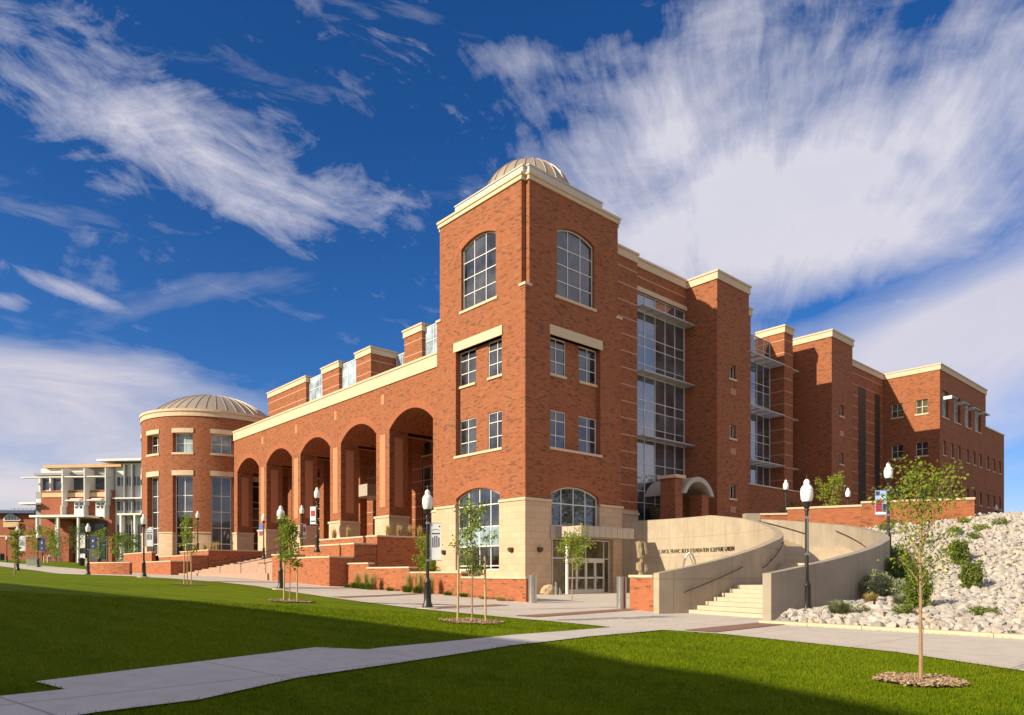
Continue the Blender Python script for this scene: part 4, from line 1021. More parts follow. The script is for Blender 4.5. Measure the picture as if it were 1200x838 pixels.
def banner(li, z0, h, w_, side, kind, label, yaw=0):
    x, y, z = lamp_at[li]; e = empty('lamp_banner', (x, y, z), yaw, label, 'banner')
    s = side; x0, x1 = sorted((s*.09, s*(.09+w_)))
    def sheet(name, mat, a0, a1, b0, b1, d=0.0, par=e):
        m = MB(); n = 6; v0 = []
        for i in range(n+1):
            for zz in (b0, b1):
                for dd in (-.004-d, .004+d): v0.append((a0+(a1-a0)*i/n, dd + .012*math.sin((a0+(a1-a0)*i/n)*8), zz))
        ff = []
        for i in range(n):
            a = i*4; b = a+4; ff += [(a, b, b+2, a+2), (a+1, a+3, b+3, b+1), (a, a+1, b+1, b), (a+2, b+2, b+3, a+3)]
        ff += [(0, 2, 3, 1), (n*4, n*4+1, n*4+3, n*4+2)]
        m.add(v0, ff); return m.build(name, M[mat], par)
    base = {'arch': 'ban_white', 'navy': 'ban_navy', 'pic': 'ban_sky', 'red': 'ban_white', 'grey': 'ban_grey', 'blue': 'ban_blue'}[kind]
    c = sheet('cloth', base, x0, x1, z0, z0+h)
    for zz in (z0-.02, z0+h+.02):
        m = MB(); m.bar((0, 0, zz), (s*(.12+w_), 0, zz), .012, 6); m.bar((0,0,zz-.04),(0,0,zz+.04),.075,10); m.build('bracket', M['steel'], e)
    cx_ = (x0+x1)/2
    if kind == 'arch':       # four columns under a pediment-like arc
        for k, (dx0, zz0, zz1) in enumerate(((-.105, .38, .86), (-.03, .38, .92), (.045, .38, .92), (.12, .40, .86))):
            sheet('emblem', 'ban_ink', cx_+w_/.42*(dx0-.022), cx_+w_/.42*(dx0+.022), z0+h*zz0*.8+.05, z0+h*zz1*.72, .004, c)
            sheet('emblem', 'ban_ink', cx_+w_/.42*(dx0-.03), cx_+w_/.42*(dx0+.03), z0+h*.70, z0+h*.745, .004, c)
        n = 8
        for k in range(n):
            t0 = math.pi*(.08+.84*k/n); t1 = math.pi*(.08+.84*(k+1)/n)
            a0 = cx_+w_*.36*math.cos(t1); a1 = cx_+w_*.36*math.cos(t0); zz = z0+h*(.775+.055*math.sin((t0+t1)/2)); sheet('emblem', 'ban_ink', a0, a1, zz, zz+.02, .004, c)
        sheet('emblem', 'ban_ink', x1-.09 if s > 0 else x0+.04, x1-.04 if s > 0 else x0+.09, z0+h*.90, z0+h*.94, .004, c)
    if kind == 'navy': sheet('print', 'ban_white', cx_-.05, cx_+.05, z0+h*.55, z0+h*.7, .004, c); sheet('print', 'ban_sky', cx_-.09, cx_+.09, z0+h*.18, z0+h*.24, .004, c)
    if kind == 'pic':
        sheet('print', 'ban_red', x0+.02, cx_+.06, z0+.14, z0+h*.62, .004, c); sheet('print', 'ban_white', x0+.02, x1-.02, z0+.02, z0+.12, .004, c); sheet('print', 'ban_navy', cx_+.08, x1-.02, z0+.14, z0+h*.45, .004, c); sheet('print', 'ban_navy', x0+.02, cx_-.05, z0+h*.8, z0+h*.97, .004, c)
        sheet('print', 'ban_white', cx_-.02, x1-.03, z0+h*.68, z0+h*.8, .004, c)
        for k in range(3): sheet('print', 'ban_ink', x0+.05, cx_+.03, z0+.22+k*.13, z0+.26+k*.13, .008, c)
    if kind == 'red': sheet('print', 'ban_red', x0+.05, x1-.05, z0+h*.45, z0+h*.78, .004, c); sheet('print', 'ban_navy', x0+.04, x1-.04, z0+h*.12, z0+h*.2, .004, c)
    if kind == 'blue': sheet('print', 'ban_red', x0+.02, x1-.02, z0+.05, z0+h*.4, .004, c); sheet('print', 'ban_white', x0+.02, x1-.02, z0+h*.4, z0+h*.52, .004, c)
banner(0, 1.85, 1.36, .42, 1, 'arch', 'white banner with a dark columned emblem on the lamp before the tower', R(4))
banner(2, 2.2, 1.35, .55, 1, 'arch', 'pale banner with dark columns on the lamp left of the brick planters', R(6))
banner(4, 2.0, 1.5, .66, 1, 'arch', 'pale banner with dark columns on the lamp near the left edge', R(6))
banner(3, 2.25, 1.15, .62, 1, 'navy', 'navy banner on the lamp left of the curved seat wall', R(5))
banner(5, 2.1, 1.7, .8, 1, 'navy', 'dark navy banner beside the far left brick wall', R(5))
banner(7, 1.95, 1.2, .42, -1, 'red', 'white and red banner hanging high before the arcade', R(-10))
banner(8, 1.6, 1.25, .3, 1, 'red', 'narrow white and red banner low on the lamp atop the pink stairs', R(40))
banner(9, 2.3, 1.1, .4, -1, 'blue', 'small blue and red banner beside the last arcade pier', R(-10))
banner(11, 2.05, 1.15, .5, -1, 'grey', 'dark grey banner seen almost edge-on on the large lamp by the concrete wall', R(72))
banner(12, 2.0, 1.15, .5, -1, 'pic', 'coloured picture banner of a red building on the lamp among the rocks', R(-8))
# ================================================================== TREES AND PLANTS
def leaf_mat(name, c1, c2, tr=.35):
    m = bpy.data.materials.new(name); m.use_nodes = True; t = NT(m.node_tree); t.n.clear(); o = t.node('ShaderNodeOutputMaterial')
    p = t.node('ShaderNodeNewGeometry').outputs['Position']; n = t.noise(p, 26, 2, .6); n2 = t.noise(p, 2.2, 3, .6)
    c = t.mix(t.mapr(n*.6+n2*.4, .34, .66), c1, c2)
    d = t.node('ShaderNodeBsdfPrincipled'); t.l.new(c, d.inputs['Base Color']); d.inputs['Roughness'].default_value = .55; d.inputs['Specular IOR Level'].default_value = .3
    tl = t.node('ShaderNodeBsdfTranslucent'); t.l.new(t.mix(.5, c, (.22, .32, .02)), tl.inputs['Color'])
    mx = t.node('ShaderNodeMixShader'); mx.inputs[0].default_value = tr; t.l.new(d.outputs[0], mx.inputs[1]); t.l.new(tl.outputs[0], mx.inputs[2]); t.l.new(mx.outputs[0], o.inputs['Surface']); return m
M['leaf'] = leaf_mat('tree_leaves', (.13, .19, .014), (.34, .40, .035)); M['leaf_dark'] = leaf_mat('dark_leaves', (.05, .085, .014), (.14, .18, .03), .2)
M['leaf_mid'] = leaf_mat('mid_leaves', (.075, .13, .014), (.20, .27, .022)); M['leaf_grey'] = leaf_mat('sage_leaves', (.22, .25, .12), (.40, .42, .22), .3); M['leaf_straw'] = leaf_mat('straw_blades', (.48, .34, .13), (.70, .52, .24), .35)
M['juniper'] = leaf_mat('evergreen_needles', (.07, .11, .014), (.20, .25, .03), .2)
M['bark'] = plain('young_bark', (.36, .22, .12), .85, var=.25, scale=9, bmp=.4); M['bark_grey'] = plain('grey_bark', (.20, .15, .10), .9, var=.25, scale=9)
def leaves_mesh(name, pts, size, mat, par, seed=0, elong=1.7, up=0.3, jitter=.35):
    rs = np.random.RandomState(seed); P = np.asarray(pts); n = len(P)
    d = rs.normal(size=(n, 3)); d[:, 2] -= up; d /= np.linalg.norm(d, axis=1)[:, None]
    s_ = np.cross(d, rs.normal(size=(n, 3))); s_ /= np.linalg.norm(s_, axis=1)[:, None]; nn = np.cross(d, s_)
    L_ = size*(1+rs.uniform(-jitter, jitter, (n, 1))); wd = L_/elong
    a = P; b = P + d*L_*.5 + s_*wd*.5 + nn*L_*.06; c = P + d*L_; e = P + d*L_*.5 - s_*wd*.5 + nn*L_*.06
    v = np.stack([a, b, c, e], 1).reshape(-1, 3); f = np.arange(4*n).reshape(n, 4)
    return np_mesh(name, v, f, M[mat], par)
def tree(x, y, z, h, bare, rad, label, n_leaf=1600, leaf=.11, seed=0, mat='leaf', stakes=None, bark='bark', tr=.03, lean=(0, 0), cat='tree', group=None, nb=13, droop=0, egg=.6, stems=1):
    rnd = random.Random(seed); rs = np.random.RandomState(seed); e = empty('young_tree' if h < 7 else 'tree', (x, y, z), 0, label, cat, group)
    m = MB(); pts_leaf = []; k = 9
    for sidx in range(stems):
        sa = 2*math.pi*sidx/max(1, stems)+.4; so_ = .0 if stems == 1 else .25
        path_ = []; 
        for i in range(k+1):
            f = i/k; wob = .02*h*.25
            path_.append((lean[0]*f*h + rnd.uniform(-wob, wob)*f + so_*math.cos(sa)*(1+f*2.2)*f, lean[1]*f*h + rnd.uniform(-wob, wob)*f + so_*math.sin(sa)*(1+f*2.2)*f, f*h*(.97 if sidx == 0 else .85+.1*rnd.random())))
        m.tube(path_, [tr*(1-.8*i/k) for i in range(k+1)], 7)
        for b in range(nb):
            f = bare/h + (1-bare/h)*((b+.3)/nb)**.9*.93; i = min(k-1, int(f*k)); p = Vector(path_[i]).lerp(Vector(path_[i+1]), f*k-i)
            az = b*2.4 + rnd.uniform(-.5, .5) + sidx; prof = math.sin(math.pi*min(1, max(.08, ((f-bare/h)/(1-bare/h))))**egg)
            L_ = rad*(.45+.7*prof)*rnd.uniform(.7, 1.12); up = rnd.uniform(.35, 1.0) - droop
            q1 = p + Vector((math.cos(az), math.sin(az), up))*L_*.5; q2 = q1 + Vector((math.cos(az+.3), math.sin(az+.3), up*.9+.2))*L_*.5
            r0 = tr*(1-.75*f)*.5; m.tube([tuple(p), tuple(q1), tuple(q2)], [r0, r0*.6, r0*.2], 5)
            tw = [(q1, .25), (q2, .3), (p.lerp(q1, .6), .15)]
            for _ in range(3):
                s2 = q1.lerp(q2, rnd.random()); t2 = s2 + Vector((rnd.uniform(-1, 1), rnd.uniform(-1, 1), rnd.uniform(-.2, .9)))*L_*.35; m.tube([tuple(s2), tuple(t2)], [r0*.4, r0*.12], 4); tw.append((t2, .3))
            for c, s_ in tw:
                nn_ = int(n_leaf/(nb*stems)/6*rnd.uniform(.3, 1.7)); pts_leaf.append(np.array(c)[None, :] + rs.normal(size=(max(2, nn_), 3))*rad*.17*np.array([1, 1, .9]))
    m.build('trunk', M[bark], e, smooth=True); leaves_mesh('crown', np.concatenate(pts_leaf), leaf, mat, e, seed)
    if stakes:
        for (sx, sy, sh) in stakes:
            w_ = MB(); w_.bar((sx, sy, -.1), (sx*.93, sy, sh), .032, 8); w_.build('stake', M['wood'], e)
            w_ = MB(); w_.bar((sx*.94, sy, sh*.9), (0, 0, sh*.9+.02), .008, 5); w_.build('tie', M['bronze'], e)
    return e
tree(5.59, 9.72, 0, 2.8, 1.30, .40, 'young staked-free tree with sparse bright leaves in the mulch ring on the near right lawn', 2500, .046, 11, tr=.028, nb=26, egg=.7, droop=-.9)
tree(-1.16, 20.6, .09, 3.6, 1.35, .42, 'young tree between two wooden stakes on the lawn before the tower window', 1300, .09, 5, 'leaf', [(-.42, .05, 1.95), (.40, 0, 1.9)], tr=.028, nb=15)
tree(-8.36, 26.75, .43, 3.1, 1.3, .42, 'young staked tree on the lawn beside the lamp before the pink stairs', 1700, .095, 8, 'leaf', [(-.22, 0, 1.55), (.27, .03, 1.55)], tr=.026, nb=13)
tree(-17.4, 38.1, .9, 3.8, 1.7, .42, 'thin young tree with three stakes on the lawn below the rotunda', 700, .12, 9, 'leaf', [(-.18, 0, 1.75), (.2, .03, 1.75)], tr=.03, nb=12)
tree(3.15, 37.47, .1, 3.5, 1.7, .72, 'small leaning tree on the plaza before the glass entrance doors', 1500, .12, 21, 'leaf', tr=.035, lean=(.03, 0), nb=11)
tree(-5.5, 46.0, .5, 3.25, .8, .72, 'round bushy tree behind the low wall under the white banner', 3200, .12, 31, 'leaf', tr=.05, nb=12)
tree(22.4, 50.0, 4.0, 4.9, 1.6, .5, 'slim several-stemmed tree behind the brick parapet of the upper terrace', 1200, .16, 41, 'leaf', tr=.04, nb=9, stems=3)
for (x, y, h, r, sd_, lab, mt) in [(-37.5,53.6,3.7,.30,51,'narrow young tree by the left edge lamps','leaf'), (-86,128,6.0,1.9,52,'leafy tree before the far left brick wall, left one','leaf'), (-79,122,6.2,1.7,53,'leafy tree between the banner and the far brick building','leaf'),
      (-85.6,133,5.0,1.4,54,'small yellow-green tree against the left corner of the far brick building','leaf'), (-66.6,114,5.6,1.7,55,'small tree before the white entrance of the far building','leaf'), (-58.6,106,5.5,1.5,56,'narrow tree right of the far building entrance','leaf_mid'),
      (-54.6,102,5.2,1.5,57,'narrow tree just left of the rotunda','leaf_mid'), (-76.5,110,5.3,1.2,58,'small tree behind the navy lamp banner','leaf_mid'), (-92,150,7.5,3.2,60,'wide tree standing above the far left brick wall','leaf_dark'), (-106,156,7.0,3.0,61,'broad tree behind the far left brick wall near the edge','leaf_dark')]:
    tree(x, y, ground(x, y), h, h*.22, r*.8, lab, 900 if h > 4 else 420, .26 if h > 4 else .15, sd_, mt, tr=.06, nb=9, egg=.7)
def clump(name, x, y, z, h, rad, n, mat, label, cat='shrub', seed=0, blade=False, leaf=.09, group=None, col=1.0):
    rs = np.random.RandomState(seed); e = empty(name, (x, y, z), 0, label, cat, group)
    if blade:
        a = rs.uniform(0, 2*np.pi, n); r0 = rs.uniform(0, rad*.35, n); sp_ = rs.uniform(0, 1, n)**(.7 if mat != 'leaf_straw' else 1.0); hh = h*rs.uniform(.35, 1.1, n)
        b = np.stack([r0*np.cos(a), r0*np.sin(a), np.zeros(n)], 1); mid = b + np.stack([np.cos(a)*sp_*rad*.35, np.sin(a)*sp_*rad*.35, hh*.62], 1); tip = b + np.stack([np.cos(a)*sp_*rad*.95, np.sin(a)*sp_*rad*.95, hh*(1-.25*sp_)], 1)
        wd = np.stack([-np.sin(a), np.cos(a), np.zeros(n)], 1)*.009*col
        v = np.stack([b-wd, b+wd, mid+wd*.8, mid-wd*.8, tip, tip+wd*.1], 1).reshape(-1, 3); i = np.arange(n)[:, None]*6
        f = np.concatenate([i+np.array([[0, 1, 2, 3]]), i+np.array([[3, 2, 5, 4]])]); np_mesh('blades', v, f, M[mat], e)
    else:
        u = rs.normal(size=(n, 3)); u /= np.linalg.norm(u, axis=1)[:, None]; rr_ = rs.uniform(.35, 1, (n, 1))**.5
        lob = 1+.28*np.sin(u[:, 0:1]*5+seed)*np.cos(u[:, 1:2]*4+seed*2)+.18*np.sin(u[:, 2:3]*9+seed)
        P = u*rr_*lob*np.array([rad, rad, h*.5])+np.array([0, 0, h*.48]); P = P[P[:, 2] > 0.0]
        m = MB(); rnd = random.Random(seed)
        for i in range(9):
            t = i*.7; m.bar((0, 0, 0), (rad*.55*math.cos(t), rad*.55*math.sin(t), h*.6), .012, 4)
        m.build('stems', M['bark_grey'], e); leaves_mesh('foliage', P, leaf, mat, e, seed, 2.2)
    return e
C_ = clump
C_('evergreen_shrub', 12.41, 21.7, .40, 1.15, .36, 2000, 'juniper', 'upright evergreen shrub right behind the near tree trunk', seed=1, leaf=.10)
C_('evergreen_shrub', 16.35, 25.3, .95, 1.05, .40, 2000, 'juniper', 'rounded dark evergreen shrub alone low on the right rocks', seed=2, leaf=.10)
C_('evergreen_shrub', 18.9, 30.1, 1.85, 1.15, .38, 2000, 'juniper', 'upright evergreen shrub above and left of the rounded one on the rocks', seed=3, leaf=.11)
C_('low_shrub', 15.3, 28.3, 1.15, 1.0, .95, 4000, 'leaf_dark', 'wide dark green shrub against the outer concrete stair wall', seed=4, leaf=.09)
C_('sage_shrub', 13.1, 25.4, .65, .85, .85, 4200, 'leaf_grey', 'grey-green feathery shrub at the foot of the concrete wall', seed=5, leaf=.09)
C_('low_shrub', 16.6, 30.9, 1.75, .9, .8, 2600, 'leaf_dark', 'dark shrub beside the lamp on the rocks', seed=6, leaf=.09)
C_('grass_tuft', 12.52, 22.8, .46, .42, .42, 800, 'leaf_grey', 'sage tuft left of the near trunk, upper of two', 'plant', 7, True, col=1.5)
C_('low_shrub', 11.3, 20.55, .27, .34, .30, 900, 'leaf_mid', 'small bright green cushion plant below the sage tuft', 'plant', 8, leaf=.06)
C_('low_shrub', 13.05, 19.7, .33, .26, .42, 900, 'leaf_mid', 'flat green plant near the kerb on the right', 'plant', 9, leaf=.06)
C_('grass_tuft', 9.75, 21.2, .25, .5, .5, 900, 'leaf_grey', 'loose straw-green tuft beside the large lamp base', 'plant', 10, True, col=1.3)
C_('grass_tuft', 11.96, 23.7, .48, .40, .35, 500, 'leaf_straw', 'small orange-straw tuft among the rocks', 'plant', 11, True, col=1.6)
C_('low_shrub', 10.6, 21.65, .28, .24, .26, 500, 'leaf_mid', 'tiny light green cushion near the straw tuft', 'plant', 12, leaf=.05)
C_('grass_tuft', 13.6, 24.6, .60, .36, .3, 400, 'leaf_straw', 'pale straw tuft between the boulders behind the sage tuft', 'plant', 24, True, col=1.5)
for i, (x, y, z, r, lab) in enumerate([(24.54,37.2,3.75,.7,'low green spreading plant high on the right bank'), (22.7,35.0,3.2,.55,'low green plant just below the spreading one'), (25.9,40.7,4.4,.6,'small green plant near the right end of the brick parapet'), (23.8,44.3,4.55,.7,'green plant at the foot of the brick parapet'), (23.4,37.6,3.65,.55,'small plant left of the spreading one on the bank'), (26.2,38.1,4.1,.6,'flat green plant at the far right of the bank'), (20.5,32.8,2.6,.5,'small green plant above the evergreens'), (21.3,40.5,4.0,.8,'low green plant between lamp and parapet'), (18.6,36.0,2.9,.6,'green plant right of the lamp on the rocks'), (19.5,38.6,3.5,.6,'sprawling green plant halfway up behind the concrete wall')]):
    C_('low_shrub', x, y, z-.03, .36, r*.62, 700, 'leaf_mid' if i % 2 else 'leaf', lab, 'plant', 20+i, leaf=.08)
# ornamental grass along the stepped wall
for i, (px, b, h, k) in enumerate([(0, 8.3, .9, 'leaf_straw'), (0, 7.3, 1.0, 'leaf_straw'), (0, 6.5, .85, 'leaf_straw'), (0, 2.4, 1.0, 'leaf_straw'), (0, 1.3, 1.05, 'leaf_straw'), (0, .3, .9, 'leaf_straw')]):
    x, y = W(-6.95, b); C_('ornamental_grass', x, y, ground(x, y), h+.3, .42, 300, k, ['feathery straw grass at the upper end of the stepped wall, farthest clump', 'feathery straw grass at the upper end of the stepped wall, middle clump', 'feathery straw grass at the upper end of the stepped wall, nearest clump', 'feathery straw grass left of the banner lamp, farthest of its three clumps', 'feathery straw grass left of the banner lamp, middle of its three clumps', 'feathery straw grass left of the banner lamp, nearest of its three clumps'][i], 'ornamental grass', 60+i, True, group='straw grasses along the stepped wall', col=1.6)
    C_('green_grass_tuft', x-.15, y-.2, ground(x, y), .5, .45, 500, 'leaf_mid', ['green skirt of grass before the farthest straw clump', 'green skirt of grass before the second straw clump', 'green skirt of grass before the third straw clump', 'green grass base left of the banner lamp, farthest', 'green grass base left of the banner lamp, middle', 'green grass base left of the banner lamp, nearest'][i], 'plant', 70+i, True, col=1.4)
for i, b in enumerate((9.8, 4.6, -1.2, -2.6, -4.2, -5.6)):
    x, y = W(-6.85, b); C_('ground_cover', x, y, ground(x, y), .28, .5, 300, 'leaf_straw' if i > 3 else 'leaf_mid', ['low green plant at the top end of the stepped wall', 'low plant halfway along the stepped wall', 'small green plant left of the staked tree', 'low plant behind the left stake', 'low yellow plant right of the staked tree', 'low yellow plant by the steel post'][i], 'plant', 80+i, True, col=1.5)
for i, (a, b, z, n) in enumerate([(-2.6,11.6,4.1,'in the tallest right planter, first'), (-1.6,11.7,4.1,'in the tallest right planter, second'), (-.7,11.6,4.1,'in the tallest right planter, third'), (.2,11.7,4.1,'in the tallest right planter, nearest the tower'), (-3.0,16.6,4.1,'before the second arcade pier'), (-2.9,19.0,4.1,'at the left end of the tallest right planter'),
        (-3.4,43.2,3.85,'in the tallest left planter, nearest the stairs'), (-3.2,44.6,3.85,'in the tallest left planter, second from the stairs'), (-3.0,46.0,3.85,'in the tallest left planter, third from the stairs'), (-3.2,47.6,3.85,'in the tallest left planter, fourth from the stairs'), (-3.5,49.6,3.85,'in the tallest left planter, below the rotunda window')]):
    x, y = W(a, b); C_('ornamental_grass', x, y, z, 1.05, .36, 150, 'leaf_straw', 'upright straw grass '+n, 'ornamental grass', 100+i, True, group='straw grasses in the planters', col=2.0)
# dark foliage against the wall of the upper terrace
C_('evergreen_shrub', 23.0, 58.5, 4.0, 3.2, 1.6, 3500, 'leaf_dark', 'dark bush against the shaded brick wall on the upper terrace', seed=130, leaf=.2)
# ================================================================== ROCKS
def rock_mat(name, c, c2):
    m, t, b = new_mat(name); g_ = t.node('ShaderNodeNewGeometry'); p = g_.outputs['Position']
    n = t.noise(p, 1.8, 3, .6); n2 = t.noise(p, 9, 5, .7)
    wn = t.node('ShaderNodeObjectInfo')
    base = t.mix(t.mapr(n, .35, .65), c, c2); base = t.mix(t.mapr(n2, .5, .75, 0, .45), base, (.20, .16, .13))
    t.l.new(base, b.inputs['Base Color']); b.inputs['Roughness'].default_value = .88; bump(t, b, n2, .5, .03); return m
M['rock'] = rock_mat('pale_rock', (.36, .315, .265), (.53, .475, .41)); M['rock_tan'] = rock_mat('tan_rock', (.50, .37, .22), (.56, .46, .33)); M['rock_grey'] = rock_mat('grey_rock', (.27, .245, .225), (.40, .365, .335))
def ico(sub):
    bm = bmesh.new(); bmesh.ops.create_icosphere(bm, subdivisions=sub, radius=1); v = np.array([q.co[:] for q in bm.verts]); f = np.array([[q.index for q in fa.verts] for fa in bm.faces]); bm.free(); return v, f
rs = np.random.RandomState(5)
def rock_shape(seed, sub=2):
    r_ = np.random.RandomState(seed); v, f = ico(sub); 
    for _ in range(13):          # facet it with random cuts
        n = r_.normal(size=3); n /= np.linalg.norm(n); d = r_.uniform(.50, .82); q = v@n; over_ = np.maximum(0, q-d); v = v - over_[:, None]*n[None, :]
    v = v*np.array([r_.uniform(.8, 1.15), r_.uniform(.75, 1.0), r_.uniform(.6, .95)]) + r_.normal(size=v.shape)*.045
    return v, f
shapes = [rock_shape(i+40, 1) for i in range(10)]; shapes_lo = [rock_shape(i, 1) for i in range(10)]
cand = []
tries = 0
while len(cand) < 44000 and tries < 1500000:
    tries += 1; Y = rs.uniform(15, 62); X = rs.uniform(6, 1.2*Y+2)
    d = dcurb(X, Y)
    if d < .30 or math.hypot(X-CX, Y-CY) < 18.95 or behind_gw(X, Y-.3) or (X/Y > .80 and rs.rand() < .3): continue
    if X < 8.35 or rs.rand() > min(1, 26/Y): continue
    cand.append((X, Y))
cand = np.array(cand)
# thin out overlaps with a coarse grid
size = rs.uniform(.06, .145, len(cand))*(1+.55*(rs.rand(len(cand)) < .15)); taken = {}; keep = []
for i in np.argsort(-size):
    X, Y = cand[i]; gx_, gy_ = int(X/.5), int(Y/.5); ok = True
    for a in (-1, 0, 1):
        for b in (-1, 0, 1):
            for j in taken.get((gx_+a, gy_+b), ()):
                if (cand[j][0]-X)**2 + (cand[j][1]-Y)**2 < ((size[i]+size[j])*.66)**2: ok = False; break
            if not ok: break
        if not ok: break
    if ok: taken.setdefault((gx_, gy_), []).append(i); keep.append(i)
vis = sorted(keep, key=lambda i: -size[i]/cand[i][1] + (9 if cand[i][0]/cand[i][1] > .74 else 0))
near = set(vis[:300]); meshes = [[np_mesh('rock', v, f, M[k], link=False, flat=True) for v, f in shapes] for k in ('rock', 'rock_tan', 'rock_grey')]
for i in vis[:300]:
    X, Y = cand[i]; r_ = rs.rand(); k = 0 if r_ < .84 else (1 if r_ < .9 else 2); o = bpy.data.objects.new('rock', meshes[k][rs.randint(10)]); scene.collection.objects.link(o)
    o.location = (X, Y, rockz(X, Y)+size[i]*.28); o.rotation_euler = (rs.uniform(-.4, .4), rs.uniform(-.4, .4), rs.uniform(0, 6.28)); s_ = size[i]*1.12; o.scale = (s_, s_, s_)
    tag(o, 'pale angular rock, one of the many boulders covering the bank', 'rock', 'boulders covering the bank')
vv, ff = [], []; nv = 0; vv2, ff2, nv2 = [], [], 0
for q, i in enumerate(vis[300:]):
    v, f = shapes_lo[rs.randint(10)]; X, Y = cand[i]; a = rs.uniform(0, 6.28); c, s_ = math.cos(a), math.sin(a); tl = rs.uniform(-.4, .4)
    Rm_ = np.array([[c, -s_, 0], [s_, c, 0], [0, 0, 1]])@np.array([[1, 0, 0], [0, math.cos(tl), -math.sin(tl)], [0, math.sin(tl), math.cos(tl)]])
    w_ = v@Rm_.T*size[i]*1.15 + np.array([X, Y, rockz(X, Y)+size[i]*.28])
    if q % 12 == 0: vv2.append(w_); ff2.append(f+nv2); nv2 += len(w_)
    else: vv.append(w_); ff.append(f+nv); nv += len(w_)
# small stones filling the gaps
for q in range(8500):
    Y = rs.uniform(15, 46)**1.0; X = rs.uniform(6, 1.1*Y+1)
    if X < 8.35 or dcurb(X, Y) < .34 or math.hypot(X-CX, Y-CY) < 18.8 or behind_gw(X, Y-.3): continue
    v, f = shapes_lo[rs.randint(10)]; s_ = rs.uniform(.06, .13); w_ = v*s_ + np.array([X, Y, rockz(X, Y)+s_*.4]); vv.append(w_); ff.append(f+nv); nv += len(w_)
o = np_mesh('rock_cover', np.concatenate(vv), np.concatenate(ff), M['rock'], flat=True); tag(o, kind='stuff')
tag(np_mesh('tan_rock_cover', np.concatenate(vv2), np.concatenate(ff2), M['rock_tan'], flat=True), kind='stuff')
# ================================================================== GRASS BLADES near the camera
def in_poly(P, poly):
    x, y = P[:, 0], P[:, 1]; r_ = np.zeros(len(P), bool); n = len(poly)
    for i in range(n):
        x0, y0 = poly[i]; x1, y1 = poly[(i+1) % n]
        if y0 == y1: continue
        c = ((y0 > y) != (y1 > y)) & (x < (x1-x0)*(y-y0)/(y1-y0)+x0); r_ ^= c
    return r_
N = 420000; Y = 5.5 + (24-5.5)*rs.rand(N)**1.5; X = Y*rs.uniform(-.78, .78, N); P = np.stack([X, Y], 1)
J = P + rs.normal(size=P.shape)*.022
ok = ~in_poly(J, plaza) & ~in_poly(J, path)
for x, y, r in ((5.59, 9.75, .58), (-1.16, 20.6, .9)): ok &= (X-x)**2+(Y-y)**2 > r*r
P = P[ok]; n = len(P); Z = gvec(P[:, 0], P[:, 1]); a = rs.uniform(0, 6.28, n); hgt = rs.uniform(.022, .05, n)*(1+P[:, 1]*.012); wd = .0022*(1+P[:, 1]*.09)
b0 = np.stack([P[:, 0], P[:, 1], Z-.002+.02*(in_poly(P, plaza) | in_poly(P, path))], 1); si = np.stack([np.cos(a)*wd, np.sin(a)*wd, np.zeros(n)], 1); ln = rs.normal(size=(n, 2))*.35*hgt[:, None]
tip = b0 + np.stack([ln[:, 0], ln[:, 1], hgt], 1)
v = np.stack([b0-si, b0+si, tip], 1).reshape(-1, 3); o = np_mesh('grass_blades', v, np.arange(3*n).reshape(n, 3), M['blade']); tag(o, kind='stuff')

# loose bark chips on the mulch rings
vv = []; 
for x, y, r, n in ((5.59, 9.75, .55, 2600), (-1.16, 20.6, .95, 1500), (-8.3, 26.8, .85, 900)):
    a = rs.uniform(0, 6.28, n); q = r*np.sqrt(rs.rand(n))*(1+.06*np.sin(5*a+x)); X = x+q*np.cos(a); Y = y+q*np.sin(a); Z = gvec(X, Y)+.03+rs.uniform(0, .03, n)
    c = np.stack([X, Y, Z], 1); d = rs.normal(size=(n, 3))*np.array([1, 1, .35]); d /= np.linalg.norm(d, axis=1)[:, None]; s2 = np.cross(d, rs.normal(size=(n, 3))*np.array([.4, .4, 1])); s2 /= np.linalg.norm(s2, axis=1)[:, None]
    l = rs.uniform(.015, .04, (n, 1)); k = rs.uniform(.005, .013, (n, 1)); vv.append(np.stack([c-d*l-s2*k, c+d*l-s2*k, c+d*l+s2*k, c-d*l+s2*k], 1).reshape(-1, 3))
vv = np.concatenate(vv); M['chip'] = plain('bark_chip', (.40, .27, .16), .9, var=.6, scale=22); tag(np_mesh('bark_chips', vv, np.arange(len(vv)).reshape(-1, 4), M['chip']), kind='stuff')
# ================================================================== FAR BUILDINGS ON THE LEFT
YB = 158.0; SB = YB/833.
def fx(px): return (px-600)*SB
def fz(py): return 1.5+(672-py)*SB
TURN = R(-6)                        # the far building is turned a little towards the lawn
def fu(px, y0):                     # distance along its front from the pivot
    k = (px-600)/833.; P0 = (fx(90), YB)
    return (k*P0[1]-P0[0])/(math.cos(TURN)-k*math.sin(TURN))
def fbuild(root, y0):
    ox, oy, oz = root.location
    def part(name, mat, *boxes, par=None):
        m = MB()
        for (p0, p1, d0, d1, q0, q1) in boxes: m.box(fu(p0, y0), fu(p1, y0), d0, d1, fz(q0)-oz, fz(q1)-oz)
        return m.build(name, M[mat], par or root)
    return part
M['brick_far'] = plain('far_brick', (.33, .10, .045), .85, var=.12, scale=.6); M['tan_far'] = plain('tan_band', (.62, .44, .24), .8, var=.05)
M['grey_far'] = plain('grey_cladding', (.30, .28, .27), .7, var=.06); M['white_far'] = plain('white_cladding', (.72, .70, .66), .6, var=.04); M['tan_roof'] = plain('tan_roof', (.60, .36, .18), .7)
M['blue_roof'] = plain('blue_metal_roof', (.04, .08, .22), .5, metal=.3)
sb = empty('student_building', (fx(90), YB, ground(fx(90), YB)), TURN, 'modern brick and white building with fins and sunshades beyond the lawn on the left', 'building')
F = fbuild(sb, YB)
